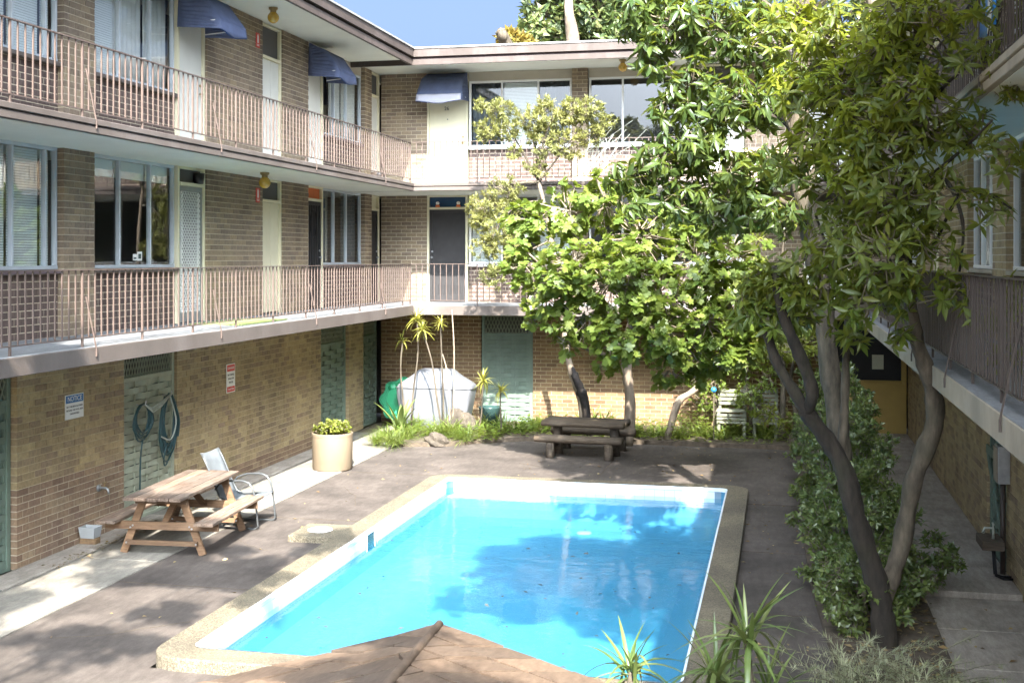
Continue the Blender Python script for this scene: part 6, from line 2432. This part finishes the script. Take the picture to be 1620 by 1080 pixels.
# ---- spiky plants at the foot of the picture
def spiky(label, head, n, L, w, stemh, seed, bmat='leaf_spike', group='spiky sword-leaved plants by the pool', name='sword_plant', tmpl=None, key=None, lean=(0, 0)):
    rr = np.random.default_rng(seed)
    hx = Vector(head)
    g = Vector((hx.x + lean[0], hx.y + lean[1], 0.0))
    t = thing(name, label, 'plant', g, group)
    stem(t, 'stem', [g, g.lerp(hx, 0.35) + Vector((0.03 * rr.normal(), 0.02, 0)), g.lerp(hx, 0.7) + Vector((0.05 * rr.normal(), -0.02, 0)), hx], [0.022, 0.019, 0.017, 0.016], 'bark_mid', 7)
    for grp in range(3):
        k = n // 3
        arc = (0.25, 0.7, 1.15)[grp]
        el = np.radians(rr.uniform(*((45, 85), (15, 55), (-15, 28))[grp], size=k))
        az = np.arange(k) * 2.39996 + grp + rr.uniform(-0.3, 0.3, k)
        D = np.stack([np.cos(az) * np.cos(el), np.sin(az) * np.cos(el), np.sin(el)], 1)
        N = np.stack([-np.cos(az) * np.sin(el), -np.sin(az) * np.sin(el), np.cos(el)], 1)
        P = np.array(hx)[None] + rr.normal(scale=0.012, size=(k, 3)) + np.array([0, 0, 1]) * rr.uniform(-0.06, 0.03, (k, 1))
        S = L * rr.uniform(0.75, 1.15, k)
        leaf_parts('leaf', T_blade(w, arc, 7, 0.55), (key or 'spike') + str(grp) + bmat, P, D, N, S, bmat, t)
    return t


spiky('sword-leaved plant with broad arching leaves on a stem over the right coping', onz(1181, 1010, 1.55), 33, 0.43, 0.036, 1.5, 1)
spiky('sword-leaved plant low in the middle against the blue water', onz(998, 1062, 1.35), 27, 0.36, 0.032, 1.3, 2)
spiky('sword-leaved plant drooping across the right pool edge, lower than its neighbour', onz(1135, 1072, 1.25), 33, 0.42, 0.034, 1.2, 3)
spiky('sword-leaved plant whose tips just show between the hut roof and coping', onz(1215, 1105, 1.1), 30, 0.42, 0.038, 1.0, 4)

# ---- cane plants with yellow heads in the far bed
CG = 'yellow-headed cane plants in the far bed'
for k, (u, v, Y, gu, lab, L) in enumerate(((660, 505, 24.2, 648, 'cane plant with the highest yellow green head, left of the covered barbecue centre', 0.30), (668, 522, 24.0, 700, 'cane plant with a wide yellow head just under the highest head', 0.28), (637, 538, 24.3, 640, 'cane plant with the lowest yellow head, above the green shell', 0.24), (697, 511, 24.3, 699, 'cane plant with a small yellow head on a straight cane', 0.23), (765, 602, 24.3, 752, 'yellow rosette plant right of the silver cover, higher of two', 0.30), (792, 618, 24.1, 790, 'yellow rosette plant before the green screen, lower of two', 0.27))):
    h = at(u, v, Y)
    g = at(gu, 640, Y)
    t = spiky(lab, h, 27 if L > 0.25 else 21, L, 0.07, 1.0, 20 + k, 'leaf_cane', CG, 'cane_plant', key='cane', lean=(g.x - h.x, 0.1))
mb = MB()
for (u0, v0, u1, v1) in ((716, 645, 715, 490), (712, 640, 700, 560)):
    p = [at(u0, v0, 24.1), at((u0 + u1) / 2 + 3, (v0 + v1) / 2, 24.1), at(u1, v1, 24.1)]
    p[0].z = 0.05
    q, r = smooth_path(p, [0.02, 0.017, 0.012], 5)
    mb.tube(q, r, 7)
tag(build(mb, 'bare_cane', 'bark_pale', smooth=True), 'pair of bare pale canes standing before the silver cover', 'plant')

# ---- paddle-leaved plant and clumps of grass
b = at(632, 655, 23.7)
t = thing('paddle_plant', 'dark paddle-leaved plant before the green sandpit shell', 'plant', (b.x, 23.7, 0.08))
for k in range(13):
    a = k * 2.4
    elv = R(random.uniform(45, 82))
    D = np.array([[math.cos(a) * math.cos(elv), math.sin(a) * math.cos(elv), math.sin(elv)]])
    N = np.array([[-math.cos(a) * math.sin(elv), -math.sin(a) * math.sin(elv), math.cos(elv)]])
    leaf_parts('leaf', T_blade(0.075, 0.28, 6, 0.25), 'paddle', np.array([[b.x, 23.7, 0.09]]), D, N, np.array([random.uniform(0.55, 0.95)]), 'leaf_hedge', t)


def tufts(name, label, cat, spots, L, w, arcs, mat, per, group=None):
    """every tuft is a plant of its own"""
    for i, (x, y, s) in enumerate(spots):
        lab = label[i] if isinstance(label, (list, tuple)) else label
        t = thing(name, lab, cat, (x, y, 0.06), group)
        for gi, arc in enumerate(arcs):
            k = per // len(arcs)
            az = RNG.random(k) * 6.28
            el_ = np.radians(RNG.uniform(35, 85, k))
            D = np.stack([np.cos(az) * np.cos(el_), np.sin(az) * np.cos(el_), np.sin(el_)], 1)
            N = np.stack([-np.cos(az) * np.sin(el_), -np.sin(az) * np.sin(el_), np.cos(el_)], 1)
            P = np.stack([x + RNG.normal(scale=0.07 * s, size=k), y + RNG.normal(scale=0.07 * s, size=k), np.full(k, 0.07)], 1)
            foliage('blades', T_blade(w, arc, 5, 0.8), P, D, N, L * s * RNG.uniform(0.6, 1.15, k), mat, t)


def gpt(u, v):
    p = onz(u, v, 0.08)
    return p.x, p.y


GT = 'grassy tufts in the far bed'
sp_, lab_ = [], []
for (u, v, s, l) in ((597, 700, 0.8, 'grass tuft at the left tip of the far bed by the path'), (622, 702, 1.0, 'grass tuft left of the rounded rock'), (640, 694, 1.0, 'grass tuft behind the rounded rock on its left'), (690, 692, 1.1, 'grass tuft touching the rounded rock on its right'), (712, 690, 1.2, 'bright grass tuft in front of the tall mossy rock'), (735, 696, 1.0, 'bright grass tuft at the bed edge right of the rocks'), (718, 676, 1.2, 'tall grass tuft between the canes and the mossy rock'), (655, 680, 1.0, 'grass tuft in front of the silver cover'), (608, 690, 0.8, 'thin grass tuft below the green shell'), (1005, 690, 0.9, 'grass tuft at the foot of the fig trunk'), (1110, 690, 0.9, 'grass tuft before the leaning log'), (1160, 690, 0.9, 'grass tuft before the left slatted bench'), (1190, 688, 1.0, 'grass tuft before the right slatted bench'), (880, 668, 0.9, 'grass tuft beside the scorched trunk'), (850, 672, 0.8, 'grass tuft below the green woven screen corner')):
    x, y = gpt(u, v)
    sp_.append((x, y, s))
    lab_.append(l)
tufts('grass_tuft', lab_, 'grass', sp_, 0.48, 0.012, (0.5, 0.9, 1.3), 'leaf_strap', 210, GT)
BT = 'broad-leaved rosettes in the far bed'
sp_, lab_ = [], []
for (u, v, s, l) in ((770, 678, 1.0, 'broad-leaved rosette under the yellow rosette plants'), (795, 680, 1.0, 'broad-leaved rosette in front of the dark green bin'), (820, 684, 0.9, 'broad-leaved rosette left of the log table'), (748, 684, 0.9, 'broad-leaved rosette right of the mossy rock'), (842, 682, 0.8, 'small broad-leaved rosette beside the log bench end'), (1040, 690, 0.8, 'broad-leaved rosette right of the fig trunk'), (1075, 694, 0.9, 'broad-leaved rosette under the leaning log'), (1135, 694, 1.0, 'broad-leaved rosette before the benches'), (1215, 694, 1.1, 'broad-leaved rosette at the hedge end of the bed'), (945, 640, 1.4, 'dark spiky plant by the brick wall behind the log table')):
    x, y = gpt(u, v) if v != 640 else (at(945, 620, 25.2).x, 25.2)
    sp_.append((x, y, s))
    lab_.append(l)
tufts('rosette_plant', lab_, 'plant', sp_, 0.46, 0.035, (0.3, 0.6, 0.9), 'leaf_strap', 54, BT)
# ferny undergrowth nobody could count
Ps, Ds, Ns, Ss = [], [], [], []
for k in range(3600):
    x = random.uniform(-5.6, 0.2) if random.random() < 0.75 else random.uniform(-7.6, -5.4)
    y = random.uniform(24.05, 25.9)
    if x < -5.5:
        y = random.uniform(23.4, 24.6)
    h = random.random() ** 1.6 * (0.42 if x > -2.2 else 0.2)
    a = random.uniform(0, 6.28)
    Ps.append((x, y, 0.09 + h))
    Ds.append((math.cos(a), math.sin(a), random.uniform(-0.1, 0.8)))
    Ns.append((random.uniform(-.4, .4), random.uniform(-.4, .4), 1))
    Ss.append(random.uniform(0.06, 0.15))
o = foliage('undergrowth', T_leaf(0.22, 0.05, 0.15), np.array(Ps), np.array(Ds), np.array(Ns), np.array(Ss), 'leaf_fig', None)
tag(o, 'low leafy undergrowth filling the far garden bed', 'undergrowth')

# succulent in the planter
t = thing('succulent', 'yellow green succulent growing in the round cream pot', 'plant', (*PC, 0.60))
C = []
for k in range(15):
    a = k * 2.4
    r = 0.26 * math.sqrt(k / 15)
    C.append(((PC[0] + math.cos(a) * r * 1.1, PC[1] + math.sin(a) * r, 0.70 + random.uniform(-0.02, 0.14)), (0.10, 0.10, 0.07), 12))
crown(t, C, T_small(0.3, 0.08), 'succ', 'leaf_yellow', 0.072, 12, (15, 85), -0.1, 0.9, tw=0.006)

# fallen leaves on the deck, the side path and the water
def litter(name, label, spots, mat, size, z):
    n = len(spots)
    P = np.array([(x, y, z + random.uniform(0.003, 0.012)) for x, y in spots])
    a = RNG.random(n) * 6.28
    D = np.stack([np.cos(a), np.sin(a), RNG.normal(scale=0.12, size=n)], 1)
    N = np.stack([RNG.normal(scale=0.25, size=n), RNG.normal(scale=0.25, size=n), np.ones(n)], 1)
    o = foliage(name, T_small(0.24, 0.08), P, D, N, size * RNG.uniform(0.5, 1.3, n), mat, None)
    tag(o, label, 'leaf litter')


S1 = [(random.uniform(-4.5, 0.2), random.uniform(19.7, 24.0)) for _ in range(120)]
S1 += [(random.uniform(-0.45, 0.3), random.uniform(10.5, 19.5)) for _ in range(80)]
S1 += [(random.uniform(-7.3, -5.8), random.uniform(10.5, 22)) for _ in range(40)]
litter('leaf_litter', 'scattered fallen leaves on the pool deck', S1, 'leaf_dead', 0.06, 0.0)
S2 = [(random.uniform(1.52, 2.5), random.uniform(10.5, 22)) for _ in range(70)]
litter('leaf_litter', 'scattered fallen leaves on the shaded side path', S2, 'leaf_dead', 0.07, 0.012)
S3 = [(-8.42 + random.gauss(0, 0.09), random.uniform(12.8, 17.5)) for _ in range(260)]
litter('leaf_litter', 'strip of fallen leaves along the foot of the left brick wall', S3, 'leaf_dead', 0.05, 0.022)
S4 = [(random.uniform(0.6, 1.5), random.uniform(10.4, 13.6)) for _ in range(420)]
litter('leaf_litter', 'thick brown leaf litter in the bed under the forked tree', S4, 'leaf_dead', 0.085, 0.072)
S5 = [(random.uniform(IX0 + 0.2, IX1 - 0.2), random.uniform(IY0 + 0.2, IY1 - 2.0)) for _ in range(75)]
litter('floating_leaves', 'small dark leaves floating on the pool water', S5, 'wet_leaf', 0.07, WZ + 0.001)
